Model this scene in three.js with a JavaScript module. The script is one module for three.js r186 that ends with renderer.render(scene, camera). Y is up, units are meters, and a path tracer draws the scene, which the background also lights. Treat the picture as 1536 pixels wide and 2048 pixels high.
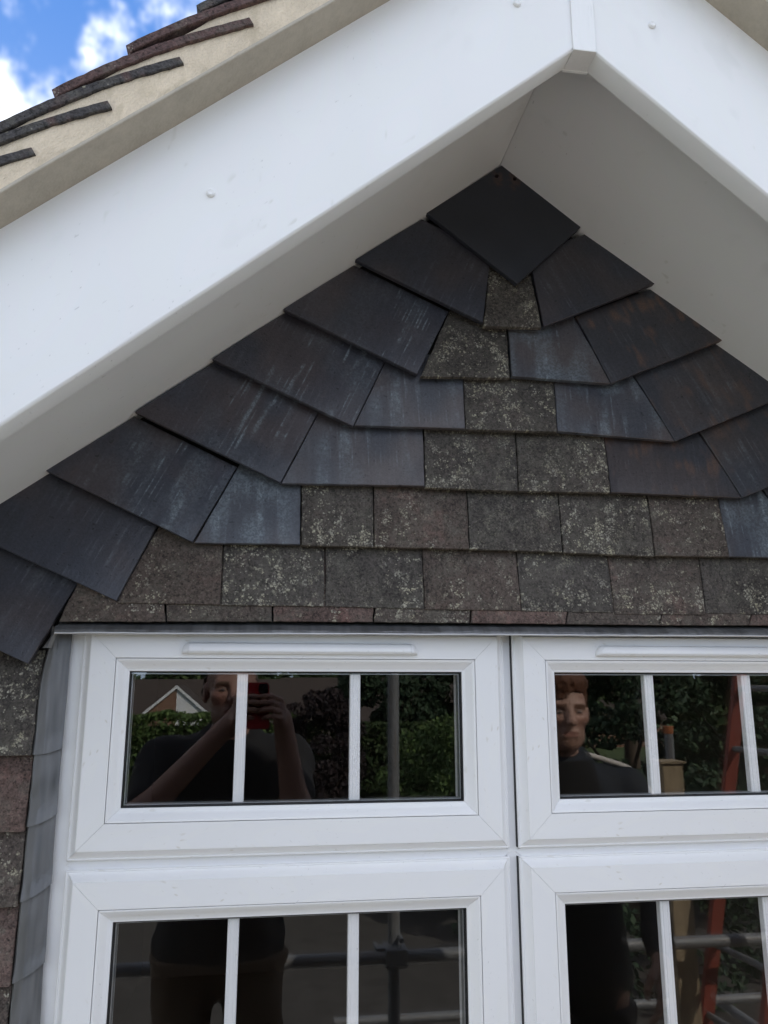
import * as THREE from 'three';
import { mergeGeometries, toCreasedNormals } from 'three/addons/utils/BufferGeometryUtils.js';
import { ImprovedNoise } from 'three/addons/math/ImprovedNoise.js';
import { RoundedBoxGeometry } from 'three/addons/geometries/RoundedBoxGeometry.js';

// ---------------------------------------------------------------- camera, sky, sun, exposure
const EYE = 5.0;                       // height of the phone's lens above the ground
const scene = new THREE.Scene();
const camera = new THREE.PerspectiveCamera(65.74, 768 / 1024, 0.01, 2000);
camera.position.set(0, EYE, 1.3);
const YAW = THREE.MathUtils.degToRad(8.36), PITCH = THREE.MathUtils.degToRad(12.51);
const FWD = new THREE.Vector3(Math.sin(YAW) * Math.cos(PITCH), Math.sin(PITCH), -Math.cos(YAW) * Math.cos(PITCH));
camera.lookAt(camera.position.clone().add(FWD));
const renderer = new THREE.WebGLRenderer({ antialias: true });
renderer.toneMapping = THREE.LinearToneMapping;
renderer.toneMappingExposure = 2.0;
renderer.shadowMap.enabled = true;

const SUN_DIR = new THREE.Vector3(0.62, Math.tan(THREE.MathUtils.degToRad(39)), -0.785).normalize();
const sun = new THREE.DirectionalLight(new THREE.Color(1, 0.94, 0.84), 3.6);
sun.position.copy(SUN_DIR).multiplyScalar(60);
sun.castShadow = true; sun.shadow.radius = 2;
Object.assign(sun.shadow.camera, { left: -40, right: 40, top: 40, bottom: -40, near: 1, far: 160 });
sun.shadow.mapSize.set(4096, 4096);
scene.add(sun, sun.target);

function rng(seed) { let s = seed >>> 0; return () => { s = (s + 0x6D2B79F5) >>> 0; let t = Math.imul(s ^ (s >>> 15), 1 | s); t = (t + Math.imul(t ^ (t >>> 7), 61 | t)) ^ t; return ((t ^ (t >>> 14)) >>> 0) / 4294967296; }; }
const clamp = (x, a = 0, b = 1) => Math.min(b, Math.max(a, x));
const lerp = (a, b, t) => a + (b - a) * t;
const smooth = (a, b, x) => { const t = clamp((x - a) / (b - a)); return t * t * (3 - 2 * t); };
const PN = new ImprovedNoise();
function fbm(x, y, z, oct = 4, gain = 0.5) { let s = 0, a = 0.5; for (let i = 0; i < oct; i++) { s += a * PN.noise(x, y, z); x = x * 2.03 + 7.1; y = y * 2.03 + 3.7; z = z * 2.03 + 1.3; a *= gain; } return s; }

{ // broken summer cloud on blue; unseen cloud enlarged and thickened to light the gable
  const W = 2048, H = 1024, data = new Float32Array(W * H * 4), r = rng(71);
  const puffs = [[[-0.186, 0.6678, -0.7207], 0.036, 0.74], [[-0.1975, 0.6473, -0.7362], 0.028, 0.66], [[-0.1752, 0.6827, -0.7094], 0.03, 0.6], [[-0.2809, 0.5962, -0.7521], 0.034, 0.62], [[-0.2534, 0.6013, -0.7578], 0.028, 0.56], [[-0.2687, 0.5865, -0.7641], 0.03, 0.56]];
  for (let i = 0; i < 230; i++) {
    const az = r() * 6.283, el = 0.06 + Math.pow(r(), 1.2) * 1.25, d = [Math.cos(az) * Math.cos(el), Math.sin(el), Math.sin(az) * Math.cos(el)];
    const near = d[0] * -0.235 + d[1] * 0.64 + d[2] * -0.73;
    const w = 0.07 + r() * 0.17;
    if (near > 0.972) continue;                                  // the clouds round the gable's shoulder are those above
    puffs.push([d, w]);
  }
  for (let j = 0; j < H; j++) {
    const el = (j + 0.5) / H * Math.PI - Math.PI / 2, sy = Math.sin(el), c = Math.cos(el);
    for (let i = 0; i < W; i++) {
      const k = (j * W + i) * 4;
      if (sy < -0.02) { data[k] = 0.10; data[k + 1] = 0.11; data[k + 2] = 0.08; data[k + 3] = 1; continue; }
      const az = ((i + 0.5) / W - 0.5) * 2 * Math.PI, x = c * Math.cos(az), z = c * Math.sin(az);
      const h = Math.pow(1 - clamp(sy), 2.6);
      let R = lerp(0.030, 0.80, h), G = lerp(0.125, 0.98, h), B = lerp(0.38, 1.22, h);
      let m = 0;
      for (const [d, w, thin = 1] of puffs) { const t = 1 - (d[0] * x + d[1] * sy + d[2] * z); if (t < w * w * 2.2) m = Math.max(m, thin * Math.exp(-t * 2 / (w * w))); }
      const n = fbm(x * 9, sy * 11, z * 9, 6, 0.55), n2 = fbm(x * 34 + 4, sy * 40, z * 34, 5, 0.6);
      const dens = clamp(smooth(0.30, 1.05, m * 0.95 + n * 0.85 + n2 * 0.42) + 0.06 * smooth(0.15, 0.5, n + 0.3 * n2));
      const lum = 0.92 + 0.4 * n2;
      R = lerp(R, lum * 0.985, dens); G = lerp(G, lum, dens); B = lerp(B, lum * 1.03, dens);
      data[k] = R; data[k + 1] = G; data[k + 2] = B; data[k + 3] = 1;
    }
  }
  const sky = new THREE.DataTexture(data, W, H, THREE.RGBAFormat, THREE.FloatType);
  sky.mapping = THREE.EquirectangularReflectionMapping; sky.magFilter = sky.minFilter = THREE.LinearFilter; sky.needsUpdate = true;
  scene.background = sky; scene.environment = sky;
}

// ---------------------------------------------------------------- helpers
const taken = {};
function numbered(name) { const n = taken[name] = (taken[name] ?? -1) + 1; return n ? name + '_' + String(n).padStart(3, '0') : name; }
function tag(o, label, category, group, kind) { if (label) o.userData.label = label; if (category) o.userData.category = category; if (group) o.userData.group = group; if (kind) o.userData.kind = kind; return o; }
function thing(name, label, category, [x, y, z], group) { const o = new THREE.Group(); o.name = numbered(name); o.position.set(x, y, z); scene.add(o); return tag(o, label, category, group); }
function shade(m) { m.castShadow = m.receiveShadow = true; return m; }
// a part given in world metres under a thing that stands at its own base
function part(parent, name, geo, mat) { const m = shade(new THREE.Mesh(geo, mat)); m.name = name; if (parent.parent === scene) m.position.copy(parent.position).negate(); parent.add(m); return m; }
function sub(parent, name, geo, mat) { const m = shade(new THREE.Mesh(geo, mat)); m.name = name; parent.add(m); return m; }
function cluster(parent, name) { const g = new THREE.Group(); g.name = name; g.position.copy(parent.position).negate(); parent.add(g); return g; }
function setting(name, geo, mat) { const m = shade(new THREE.Mesh(geo, mat)); m.name = name; m.userData.kind = 'structure'; scene.add(m); return m; }
function box(x0, x1, y0, y1, z0, z1, bevel = 0) {
  const g = bevel ? new RoundedBoxGeometry(x1 - x0, y1 - y0, z1 - z0, 2, bevel) : new THREE.BoxGeometry(x1 - x0, y1 - y0, z1 - z0);
  return g.translate((x0 + x1) / 2, (y0 + y1) / 2, (z0 + z1) / 2);
}
function tube(a, b, r, seg = 14, r2 = r) {
  const A = new THREE.Vector3(...a), B = new THREE.Vector3(...b), d = B.clone().sub(A), g = new THREE.CylinderGeometry(r2, r, d.length(), seg);
  g.applyQuaternion(new THREE.Quaternion().setFromUnitVectors(new THREE.Vector3(0, 1, 0), d.clone().normalize()));
  return g.translate((A.x + B.x) / 2, (A.y + B.y) / 2, (A.z + B.z) / 2);
}
function rawGeo(pos, uv, idx) { const g = new THREE.BufferGeometry(); g.setAttribute('position', new THREE.Float32BufferAttribute(pos, 3)); if (uv) g.setAttribute('uv', new THREE.Float32BufferAttribute(uv, 2)); if (idx) g.setIndex(idx); return g; }
const plain = (g) => { const n = g.index ? g.toNonIndexed() : g; for (const k of Object.keys(n.attributes)) if (!['position', 'normal', 'uv'].includes(k)) n.deleteAttribute(k); return n; };
const merge = (list) => mergeGeometries(list.map(plain));
// a sweep: rings of equal length, closed round, with end caps
function sweep(rings, crease = 0.7, caps = true) {
  const n = rings[0].length, pos = [], uv = [], idx = [];
  let len = 0;
  rings.forEach((ring, j) => {
    if (j) len += Math.hypot(ring[0][0] - rings[j - 1][0][0], ring[0][1] - rings[j - 1][0][1], ring[0][2] - rings[j - 1][0][2]);
    let per = 0;
    for (let i = 0; i <= n; i++) { const p = ring[i % n]; if (i) { const q = ring[i - 1]; per += Math.hypot(p[0] - q[0], p[1] - q[1], p[2] - q[2]); } pos.push(...p); uv.push(len, per); }
  });
  for (let j = 0; j + 1 < rings.length; j++) for (let i = 0; i < n; i++) { const a = j * (n + 1) + i, b = a + 1, c = a + n + 1, d = c + 1; idx.push(a, c, b, b, c, d); }
  let g = rawGeo(pos, uv, idx);
  const list = [plain(g)];
  if (caps) for (const [ring, flip] of [[rings[0], true], [rings[rings.length - 1], false]]) {
    const e0 = new THREE.Vector3(...ring[0]), ctr = ring.reduce((s, p) => s.add(new THREE.Vector3(...p)), new THREE.Vector3()).divideScalar(n);
    let nor = new THREE.Vector3();
    for (let i = 0; i < n; i++) nor.add(new THREE.Vector3(...ring[i]).sub(ctr).cross(new THREE.Vector3(...ring[(i + 1) % n]).sub(ctr)));
    nor.normalize();
    const ux = e0.clone().sub(ctr); ux.addScaledVector(nor, -ux.dot(nor)).normalize(); const uy = nor.clone().cross(ux);
    const pts = ring.map((p) => { const v = new THREE.Vector3(...p).sub(ctr); return new THREE.Vector2(v.dot(ux), v.dot(uy)); });
    const f = THREE.ShapeUtils.triangulateShape(pts, []), pp = [], uu = [];
    for (const t of f) for (const k of flip ? [t[0], t[1], t[2]] : [t[0], t[2], t[1]]) { pp.push(...ring[k]); uu.push(pts[k].x, pts[k].y); }
    list.push(rawGeo(pp, uu));
  }
  list.forEach((q) => q.deleteAttribute('normal'));
  return toCreasedNormals(mergeGeometries(list), crease);
}
function extrude(pts, depth, z0, bevel = 0, segs = 1) {
  const s = new THREE.Shape(pts.map((p) => new THREE.Vector2(...p)));
  return new THREE.ExtrudeGeometry(s, { depth: depth - 2 * bevel, bevelEnabled: bevel > 0, bevelSize: bevel, bevelThickness: bevel, bevelOffset: -bevel, bevelSegments: segs, steps: 1 }).translate(0, 0, z0 + bevel);
}

// ---------------------------------------------------------------- procedural surfaces
function valueNoise(seed, cells) { // repeats over 0..1
  const r = rng(seed), t = new Float32Array(cells * cells); for (let i = 0; i < t.length; i++) t[i] = r();
  return (u, v, su = 1, sv = 1) => {
    const x = u * cells * su, y = v * cells * sv, xi = Math.floor(x), yi = Math.floor(y), fx = x - xi, fy = y - yi, sx = fx * fx * (3 - 2 * fx), sy2 = fy * fy * (3 - 2 * fy);
    const mu = cells * su - 1, mv = cells * sv - 1, x0 = xi & mu, x1 = (xi + 1) & mu, y0 = (yi & mv) * cells, y1 = ((yi + 1) & mv) * cells; // cell counts are powers of two
    return lerp(lerp(t[y0 + x0], t[y0 + x1], sx), lerp(t[y1 + x0], t[y1 + x1], sx), sy2);
  };
}
const N8 = valueNoise(11, 8), N16 = valueNoise(12, 16), N32 = valueNoise(13, 32), N64 = valueNoise(14, 64), N128 = valueNoise(15, 128), N256 = valueNoise(16, 256), N512 = valueNoise(17, 512);
const S2 = (x) => Math.round(255 * (x <= 0.0031308 ? 12.92 * Math.max(0, x) : 1.055 * Math.pow(Math.min(1, x), 1 / 2.4) - 0.055));
function texture(size, metres, fn) { // fn(u, v) -> [r, g, b linear, height 0..1, roughness]
  const c = new Uint8Array(size * size * 4), b = new Uint8Array(size * size * 4), q = new Uint8Array(size * size * 4);
  for (let j = 0; j < size; j++) for (let i = 0; i < size; i++) {
    const o = fn((i + 0.5) / size, (j + 0.5) / size, i, j), k = (j * size + i) * 4;
    c[k] = S2(o[0]); c[k + 1] = S2(o[1]); c[k + 2] = S2(o[2]); c[k + 3] = 255;
    b[k] = b[k + 1] = b[k + 2] = Math.round(255 * clamp(o[3] ?? 0.5)); b[k + 3] = 255;
    q[k] = q[k + 1] = q[k + 2] = Math.round(255 * clamp(o[4] ?? 0.8)); q[k + 3] = 255;
  }
  const mk = (d, s) => { const t = new THREE.DataTexture(d, size, size); t.wrapS = t.wrapT = THREE.RepeatWrapping; t.magFilter = THREE.LinearFilter; t.minFilter = THREE.LinearMipmapLinearFilter; t.generateMipmaps = true; if (s) t.colorSpace = THREE.SRGBColorSpace; t.repeat.set(1 / metres, 1 / metres); t.needsUpdate = true; return t; };
  return { map: mk(c, true), bump: mk(b, false), rough: mk(q, false) };
}
function surface(t, opts = {}) { return new THREE.MeshStandardMaterial({ map: t.map, bumpMap: t.bump, bumpScale: opts.bumpScale ?? 0.001, roughnessMap: opts.rough ? null : t.rough, roughness: opts.rough ?? 1, metalness: opts.metalness ?? 0, side: THREE.DoubleSide }); }
const flat = (r, g, b, rough = 0.7, metal = 0) => new THREE.MeshStandardMaterial({ color: new THREE.Color().setRGB(r, g, b), roughness: rough, metalness: metal, side: THREE.DoubleSide });

// lichen: crusty rosettes stamped in clusters; coverage differs between the textures
function lichenField(size, metres, seed, nests) {
  const L = new Float32Array(size * size), r = rng(seed), px = size / metres;
  const dot = (cx, cy, rad, str) => {
    const R = Math.ceil(rad + 1);
    for (let y = -R; y <= R; y++) for (let x = -R; x <= R; x++) {
      const X0 = Math.floor(cx) + x, Y0 = Math.floor(cy) + y, d = Math.hypot(X0 + 0.5 - cx, Y0 + 0.5 - cy), v = str * (1 - smooth(rad - 0.6, rad + 0.6, d)); if (v <= 0) continue;
      const k = (((Y0 % size) + size) % size) * size + ((X0 % size) + size) % size; if (v > L[k]) L[k] = v;
    }
  };
  for (let i = 0; i < nests; i++) {
    const cx = r() * size, cy = r() * size, R = (0.0020 + 0.0095 * Math.pow(r(), 1.9)) * px, ring = R > 0.004 * px && r() < 0.6, n = Math.round((R * R / 12 + 3) * (ring ? 0.75 : 0.5 + 0.4 * r())), str = 0.45 + 0.55 * r(), el = 0.7 + 0.6 * r(), ph = r() * 6.28;
    for (let k = 0; k < n * 0.5; k++) { const a = r() * 6.283, q = Math.sqrt(r()) * 1.15; dot(cx + Math.cos(a) * R * q * el, cy + Math.sin(a) * R * q / el, 0.0016 * px, 0.16 * str * (0.5 + r())); }
    for (let k = 0; k < n; k++) {
      const a = r() * 6.283, q = ring ? (r() < 0.7 ? 0.72 + 0.28 * r() : Math.sqrt(r()) * 0.7) : Math.sqrt(r()) * (0.6 + 0.4 * r()), w = R * q * (1 + 0.25 * Math.sin(a * 3 + ph) + 0.12 * Math.sin(a * 7 + 2 * ph));
      dot(cx + Math.cos(a) * w * el, cy + Math.sin(a) * w / el, (0.0006 + 0.0012 * Math.pow(r(), 2)) * px, str * (0.55 + 0.45 * r()));
    }
  }
  for (let i = 0; i < nests * 2; i++) dot(r() * size, r() * size, (0.0004 + 0.0007 * r()) * px, 0.25 + 0.5 * r());
  return L;
}
function lichenTile(seed, count, base, red, redAmount) {
  const size = 1024, metres = 0.62, L = lichenField(size, metres, seed, count), o = seed * 0.137;
  return texture(size, metres, (u, v, i, j) => {
    const g = N512(u + o, v), g2 = N256(u, v + o), m = N16(u + o, v + o), m3 = N8(u + 0.3 * o, v - o), n64 = N64(u + o, v), pit = smooth(0.78, 0.94, N256(u + 0.31, v + o));
    const red_ = redAmount * smooth(0.55, 0.85, 0.5 * N16(u, v + o) + 0.3 * n64 + 0.2 * N8(u + o, v)), sand = N128(u - o, v + 0.7), k = (0.30 + 0.45 * g + 0.62 * g2 + 0.42 * (sand - 0.5) + 0.16 * (m - 0.5) + 0.28 * (m3 - 0.5)) * (1 - 0.6 * pit);
    let c0 = lerp(base[0], red[0], red_) * k, c1 = lerp(base[1], red[1], red_) * k, c2 = lerp(base[2], red[2], red_) * k;
    const film = smooth(0.42, 0.80, 0.5 * N32(u + o, v - o) + 0.3 * N128(u, v) + 0.2 * g) * 0.30;                    // thin grey crust between the rosettes
    c0 = lerp(c0, 0.150, film); c1 = lerp(c1, 0.143, film); c2 = lerp(c2, 0.118, film);
    const patch = 0.22 + 0.78 * smooth(0.34, 0.60, 0.65 * N8(u - o, v + 0.4 * o) + 0.35 * N16(u + 0.2, v - o)), l = clamp(L[j * size + i] * (0.5 + 0.5 * g) * patch * 1.25), tint = N64(u - o, v + o);
    c0 = lerp(c0, 0.48 + 0.04 * tint, l); c1 = lerp(c1, 0.465 + 0.02 * tint, l); c2 = lerp(c2, 0.40 - 0.06 * tint, l);
    return [c0, c1, c2, 0.30 + 0.18 * g + 0.16 * g2 - 0.2 * pit + 0.40 * l, 0.92];
  });
}
// dense dark clay tile: fine drag lines down the tile, pitting, salt bloom in streaks, in places rust-brown burnt clay
function darkTile(seed, base, streak, crust, rust) {
  const o = seed * 0.211;
  return texture(1024, 0.8, (u, v) => {
    const fine = N512(u + o, v), drag = N256(u + o, v, 1, 0.0625), m = N8(u + o, v), m2 = N16(u, v - o), g2 = N256(u + o, v + 0.5), pit = smooth(0.76, 0.93, 0.5 * g2 + 0.5 * N128(u + o, v));
    const k = (0.74 + 0.30 * fine + 0.14 * (drag - 0.5) + 0.22 * (m2 - 0.5) + 0.20 * (g2 - 0.5)) * (1 - 0.55 * pit), warm = smooth(0.35, 0.75, 0.6 * m + 0.4 * m2);
    let c0 = base[0] * lerp(0.92, 1.25, warm) * k, c1 = base[1] * lerp(0.97, 1.05, warm) * k, c2 = base[2] * lerp(1.06, 0.95, warm) * k;
    const du = Math.abs(((u - 0.5 + 1.5) % 1) - 0.5), band = Math.exp(-du * du / 0.018), grit = smooth(0.30, 0.75, 0.5 * N512(u, v + o) + 0.5 * g2);   // the salt ran down one strip of the clay body
    const run = smooth(0.40, 0.66, 0.5 * N64(u, v + o) + 0.5 * N16(u + o, v)), line = smooth(0.70, 0.97, N256(u + o, v, 1, 0.0625)) * run, wide = smooth(0.62, 0.92, 0.7 * N64(u + o, v, 1, 0.125) + 0.3 * N128(u, v, 1, 0.0625)) * run;
    const sheet = smooth(0.34, 0.66, 0.30 * N64(u + o, v, 1, 0.125) + 0.30 * N32(u + o, v, 1, 0.25) + 0.40 * N16(u, v + o));
    const bl = clamp((streak * band * (0.75 * line + 0.55 * wide) + crust * band * 0.62 * sheet) * (0.30 + 0.70 * grit)) * (1 - 0.6 * pit);
    c0 = lerp(c0, 0.215, bl); c1 = lerp(c1, 0.262, bl); c2 = lerp(c2, 0.300, bl);
    const ru = rust * smooth(0.52, 0.86, 0.42 * N32(u - o, v) + 0.33 * N64(u, v - o, 1, 0.5) + 0.25 * N128(u + o, v, 1, 0.25)) * (0.35 + 0.65 * fine);
    c0 = lerp(c0, 0.150, ru); c1 = lerp(c1, 0.086, ru); c2 = lerp(c2, 0.060, ru);
    return [c0, c1, c2, 0.5 + 0.20 * (fine - 0.5) + 0.14 * (drag - 0.5) - 0.35 * pit, 0.30 + 0.12 * fine + 0.20 * bl + 0.14 * pit];
  });
}
const TEX = {
  l: [lichenTile(3, 2500, [0.090, 0.078, 0.069], [0.16, 0.10, 0.085], 0.12), lichenTile(5, 1800, [0.084, 0.074, 0.067], [0.15, 0.10, 0.085], 0.2)],
  p: [lichenTile(7, 1500, [0.103, 0.083, 0.072], [0.19, 0.115, 0.098], 0.4), lichenTile(9, 900, [0.108, 0.084, 0.072], [0.20, 0.12, 0.10], 0.45)],
  k: [lichenTile(13, 520, [0.135, 0.092, 0.080], [0.25, 0.135, 0.115], 0.8)],
  d: [darkTile(21, [0.048, 0.051, 0.065], 0.34, 0.0, 0.06)],
  s: [darkTile(23, [0.054, 0.055, 0.069], 1.25, 0.34, 0.08), darkTile(29, [0.053, 0.055, 0.070], 1.15, 0.42, 0.12)],
  h: [darkTile(41, [0.074, 0.077, 0.090], 0.9, 0.95, 0.06)],
  r: [darkTile(31, [0.052, 0.051, 0.059], 0.25, 0.05, 0.95), darkTile(37, [0.050, 0.052, 0.063], 0.45, 0.12, 0.6)],
};
const TILE_MAT = Object.fromEntries(Object.entries(TEX).map(([k, l]) => [k, l.map((t) => surface(t, { ...('dsrh'.includes(k) ? { bumpScale: 0.0009 } : { bumpScale: 0.0022, rough: 0.92 }) }))]));
const APEX_TILE = surface(texture(512, 0.4, (u, v) => { // the topmost tile, rust weeping from its two nail holes; u, v run across and up the tile
  const f = N256(u, v), m = N8(u, v), k = 0.82 + 0.2 * f + 0.2 * (m - 0.5), x = (u - 0.5) * 0.4, y = (v - 0.5) * 0.4; let c = [0.030 * k, 0.034 * k, 0.046 * k], ru = 0;
  for (const [hx, hy] of [[-0.014, 0.1135], [0.022, 0.1112]]) { const dx = x - hx, dy = y - hy, w = 0.011 + 0.006 * N32(u, v); ru = Math.max(ru, (1 - smooth(0.3, 1.2, Math.hypot(dx, dy > 0 ? dy : dy * 0.5) / w + 0.9 * (N64(u, v) - 0.5))) * (0.4 + 0.6 * N128(u, v))); }
  c = [lerp(c[0], 0.10, ru * 0.7), lerp(c[1], 0.055, ru * 0.7), lerp(c[2], 0.04, ru * 0.7)];
  return [...c, 0.5 + 0.1 * f, 0.45 + 0.1 * f];
}), { bumpScale: 0.0006 });
const UPVC_TEX = texture(1024, 1.3, (u, v) => { // white plastic with handling marks: scuffs, specks of grit
  const sc = smooth(0.80, 0.93, 0.5 * N64(u, v, 1, 0.5) + 0.5 * N128(u + 0.2, v)) * smooth(0.52, 0.72, N8(u, v + 0.3));
  const speck = smooth(0.965, 0.99, N256(u + 0.1, v + 0.4)) * smooth(0.5, 0.75, N8(u + 0.5, v)), smear = smooth(0.62, 0.86, 0.6 * N32(u + 0.15, v + 0.55) + 0.4 * N64(u, v)) * smooth(0.45, 0.7, N8(u + 0.7, v + 0.2)), d = 1 - 0.13 * sc - 0.34 * speck - 0.055 * smear + 0.03 * (N16(u, v) - 0.5);
  return [0.87 * d, 0.875 * d, 0.88 * d * (1 - 0.03 * sc), 0.5 + 0.03 * N512(u, v), 0.33 + 0.2 * sc + 0.08 * N32(u, v)];
});
const UPVC = surface(UPVC_TEX, { bumpScale: 0.0002 }); UPVC.bumpMap = null;
const UPVC_WIN_TEX = texture(1024, 0.9, (u, v) => { // the window: same plastic, dustier, dirty finger marks and plaster smears
  const sm = smooth(0.77, 0.92, 0.45 * N64(u + 0.6, v) + 0.55 * N128(u, v + 0.2)) * smooth(0.50, 0.70, N8(u + 0.2, v));
  const speck = smooth(0.95, 0.985, N256(u + 0.7, v + 0.1)) * smooth(0.38, 0.7, N8(u, v + 0.1)), d = 1 - 0.16 * sm - 0.25 * speck + 0.02 * (N16(u, v) - 0.5);
  return [0.86 * d, 0.86 * d * (1 - 0.02 * sm), 0.865 * d * (1 - 0.07 * sm), 0.5 + 0.03 * N512(u, v), 0.30 + 0.3 * sm + 0.1 * N32(u, v)];
});
const UPVC_WIN = surface(UPVC_WIN_TEX, { bumpScale: 0.0002 }); UPVC_WIN.bumpMap = null;
const MORTAR = surface(texture(1024, 0.5, (u, v) => {
  const g = N512(u, v), g2 = N256(u, v + 0.3), m = N16(u, v), m2 = N64(u, v), tr = N128(u, v, 1, 0.25), k = 0.86 + 0.10 * g + 0.08 * g2 + 0.10 * (m - 0.5) + 0.09 * (m2 - 0.5), st = smooth(0.62, 0.9, N32(u, v)) * 0.12;
  return [0.71 * k * (1 - st), 0.605 * k * (1 - st), 0.465 * k * (1 - 1.2 * st), 0.4 + 0.25 * g2 + 0.2 * m2 + 0.2 * tr, 0.95];
}), { bumpScale: 0.0025, rough: 0.95 });
const LEAD = surface(texture(512, 0.4, (u, v) => { // u runs along the sheet, v down it
  const s = N64(u, v, 1, 0.125), s2 = N128(u + 0.2, v, 1, 0.0625), m = N16(u, v), f = N256(u, v), k = 0.80 + 0.26 * (s - 0.5) + 0.18 * (s2 - 0.5) + 0.3 * (m - 0.5);
  return [0.215 * k, 0.218 * k, 0.225 * k, 0.5 + 0.3 * (m - 0.5) + 0.12 * f + 0.2 * (s - 0.5), 0.36 + 0.22 * m + 0.12 * s];
}), { bumpScale: 0.0012, metalness: 0.55 });
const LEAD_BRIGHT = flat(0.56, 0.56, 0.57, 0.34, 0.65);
const UNDERCLOAK = surface(texture(512, 0.5, (u, v) => { const k = 0.90 + 0.08 * N256(u, v) + 0.10 * (N16(u, v) - 0.5) + 0.1 * (N64(u, v) - 0.5); return [0.46 * k, 0.415 * k, 0.345 * k, 0.5 + 0.2 * N256(u, v), 0.9]; }));
const ROOF_TILE = [lichenTile(17, 250, [0.062, 0.058, 0.060], [0.17, 0.085, 0.075], 0.5), lichenTile(19, 120, [0.105, 0.062, 0.058], [0.21, 0.09, 0.075], 0.9)].map((t) => surface(t, { bumpScale: 0.003, rough: 0.92 }));
const RUBBER = flat(0.012, 0.012, 0.013, 0.6), ALU = flat(0.40, 0.41, 0.42, 0.4, 0.7), FELT = flat(0.03, 0.029, 0.028, 0.95), DARKENED_ROOM = flat(0.13, 0.10, 0.075, 0.95), TIMBER_DARK = flat(0.13, 0.095, 0.06, 0.85);  // room surfaces coloured dark in place of an unlit interior
const GLASS = new THREE.MeshPhysicalMaterial({ color: 0xffffff, roughness: 0, metalness: 0, transmission: 1, thickness: 0, ior: 1.58 }), GLASS_INNER = GLASS.clone(); GLASS_INNER.ior = 1.2; // inner index lowered on purpose to weaken the second reflection
const GALV = surface(texture(512, 0.5, (u, v) => { const k = 0.75 + 0.3 * (N32(u, v) - 0.5) + 0.2 * (N128(u, v) - 0.5), ru = smooth(0.66, 0.85, N16(u, v)) * 0.5; return [lerp(0.30 * k, 0.20, ru), lerp(0.31 * k, 0.13, ru), lerp(0.32 * k, 0.085, ru), 0.5, 0.5 + 0.2 * N64(u, v)]; }), { metalness: 0.4 });

// ---------------------------------------------------------------- the gable: tile-hung wall
// Heights below are metres above or below the eye line; Y() lifts them to the ground's zero.
const Y = (y) => EYE + y;
const APEX = 0.425, SOFFIT_Y = 1.0010, RAKE = 0.8391, SLOPE = THREE.MathUtils.degToRad(40);
const rake = (x, top) => top - Math.abs(x - APEX) * RAKE;

const wall = thing('gable_wall', 'dark tile-hung gable wall with lichened tiles above the white window', 'wall', [APEX, 0, -0.04]);
{ // masonry behind the tiles, with the window opening
  const z0 = -0.28, z1 = -0.047, L = -1.05, R = 1.90, wl = -0.312, wr = 1.128, wt = 0.118, wb = -1.21, eave = rake(L, SOFFIT_Y) - 0.01, top = SOFFIT_Y - 0.004;
  const gable = [[L, Y(wt)], [R, Y(wt)], [R, Y(Math.max(wt + 0.001, eave))], [APEX, Y(top)], [L, Y(Math.max(wt + 0.001, eave))]];
  const tri = [[APEX - (top - wt) / RAKE, Y(wt)], [APEX + (top - wt) / RAKE, Y(wt)], [APEX, Y(top)]];
  part(wall, 'masonry', merge([extrude(tri, z1 - z0, z0), box(L, wl, 0.0, Y(wt), z0, z1), box(wr, R, 0.0, Y(wt), z0, z1), box(wl, wr, 0.0, Y(wb), z0, z1)]), FELT);
}
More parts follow.
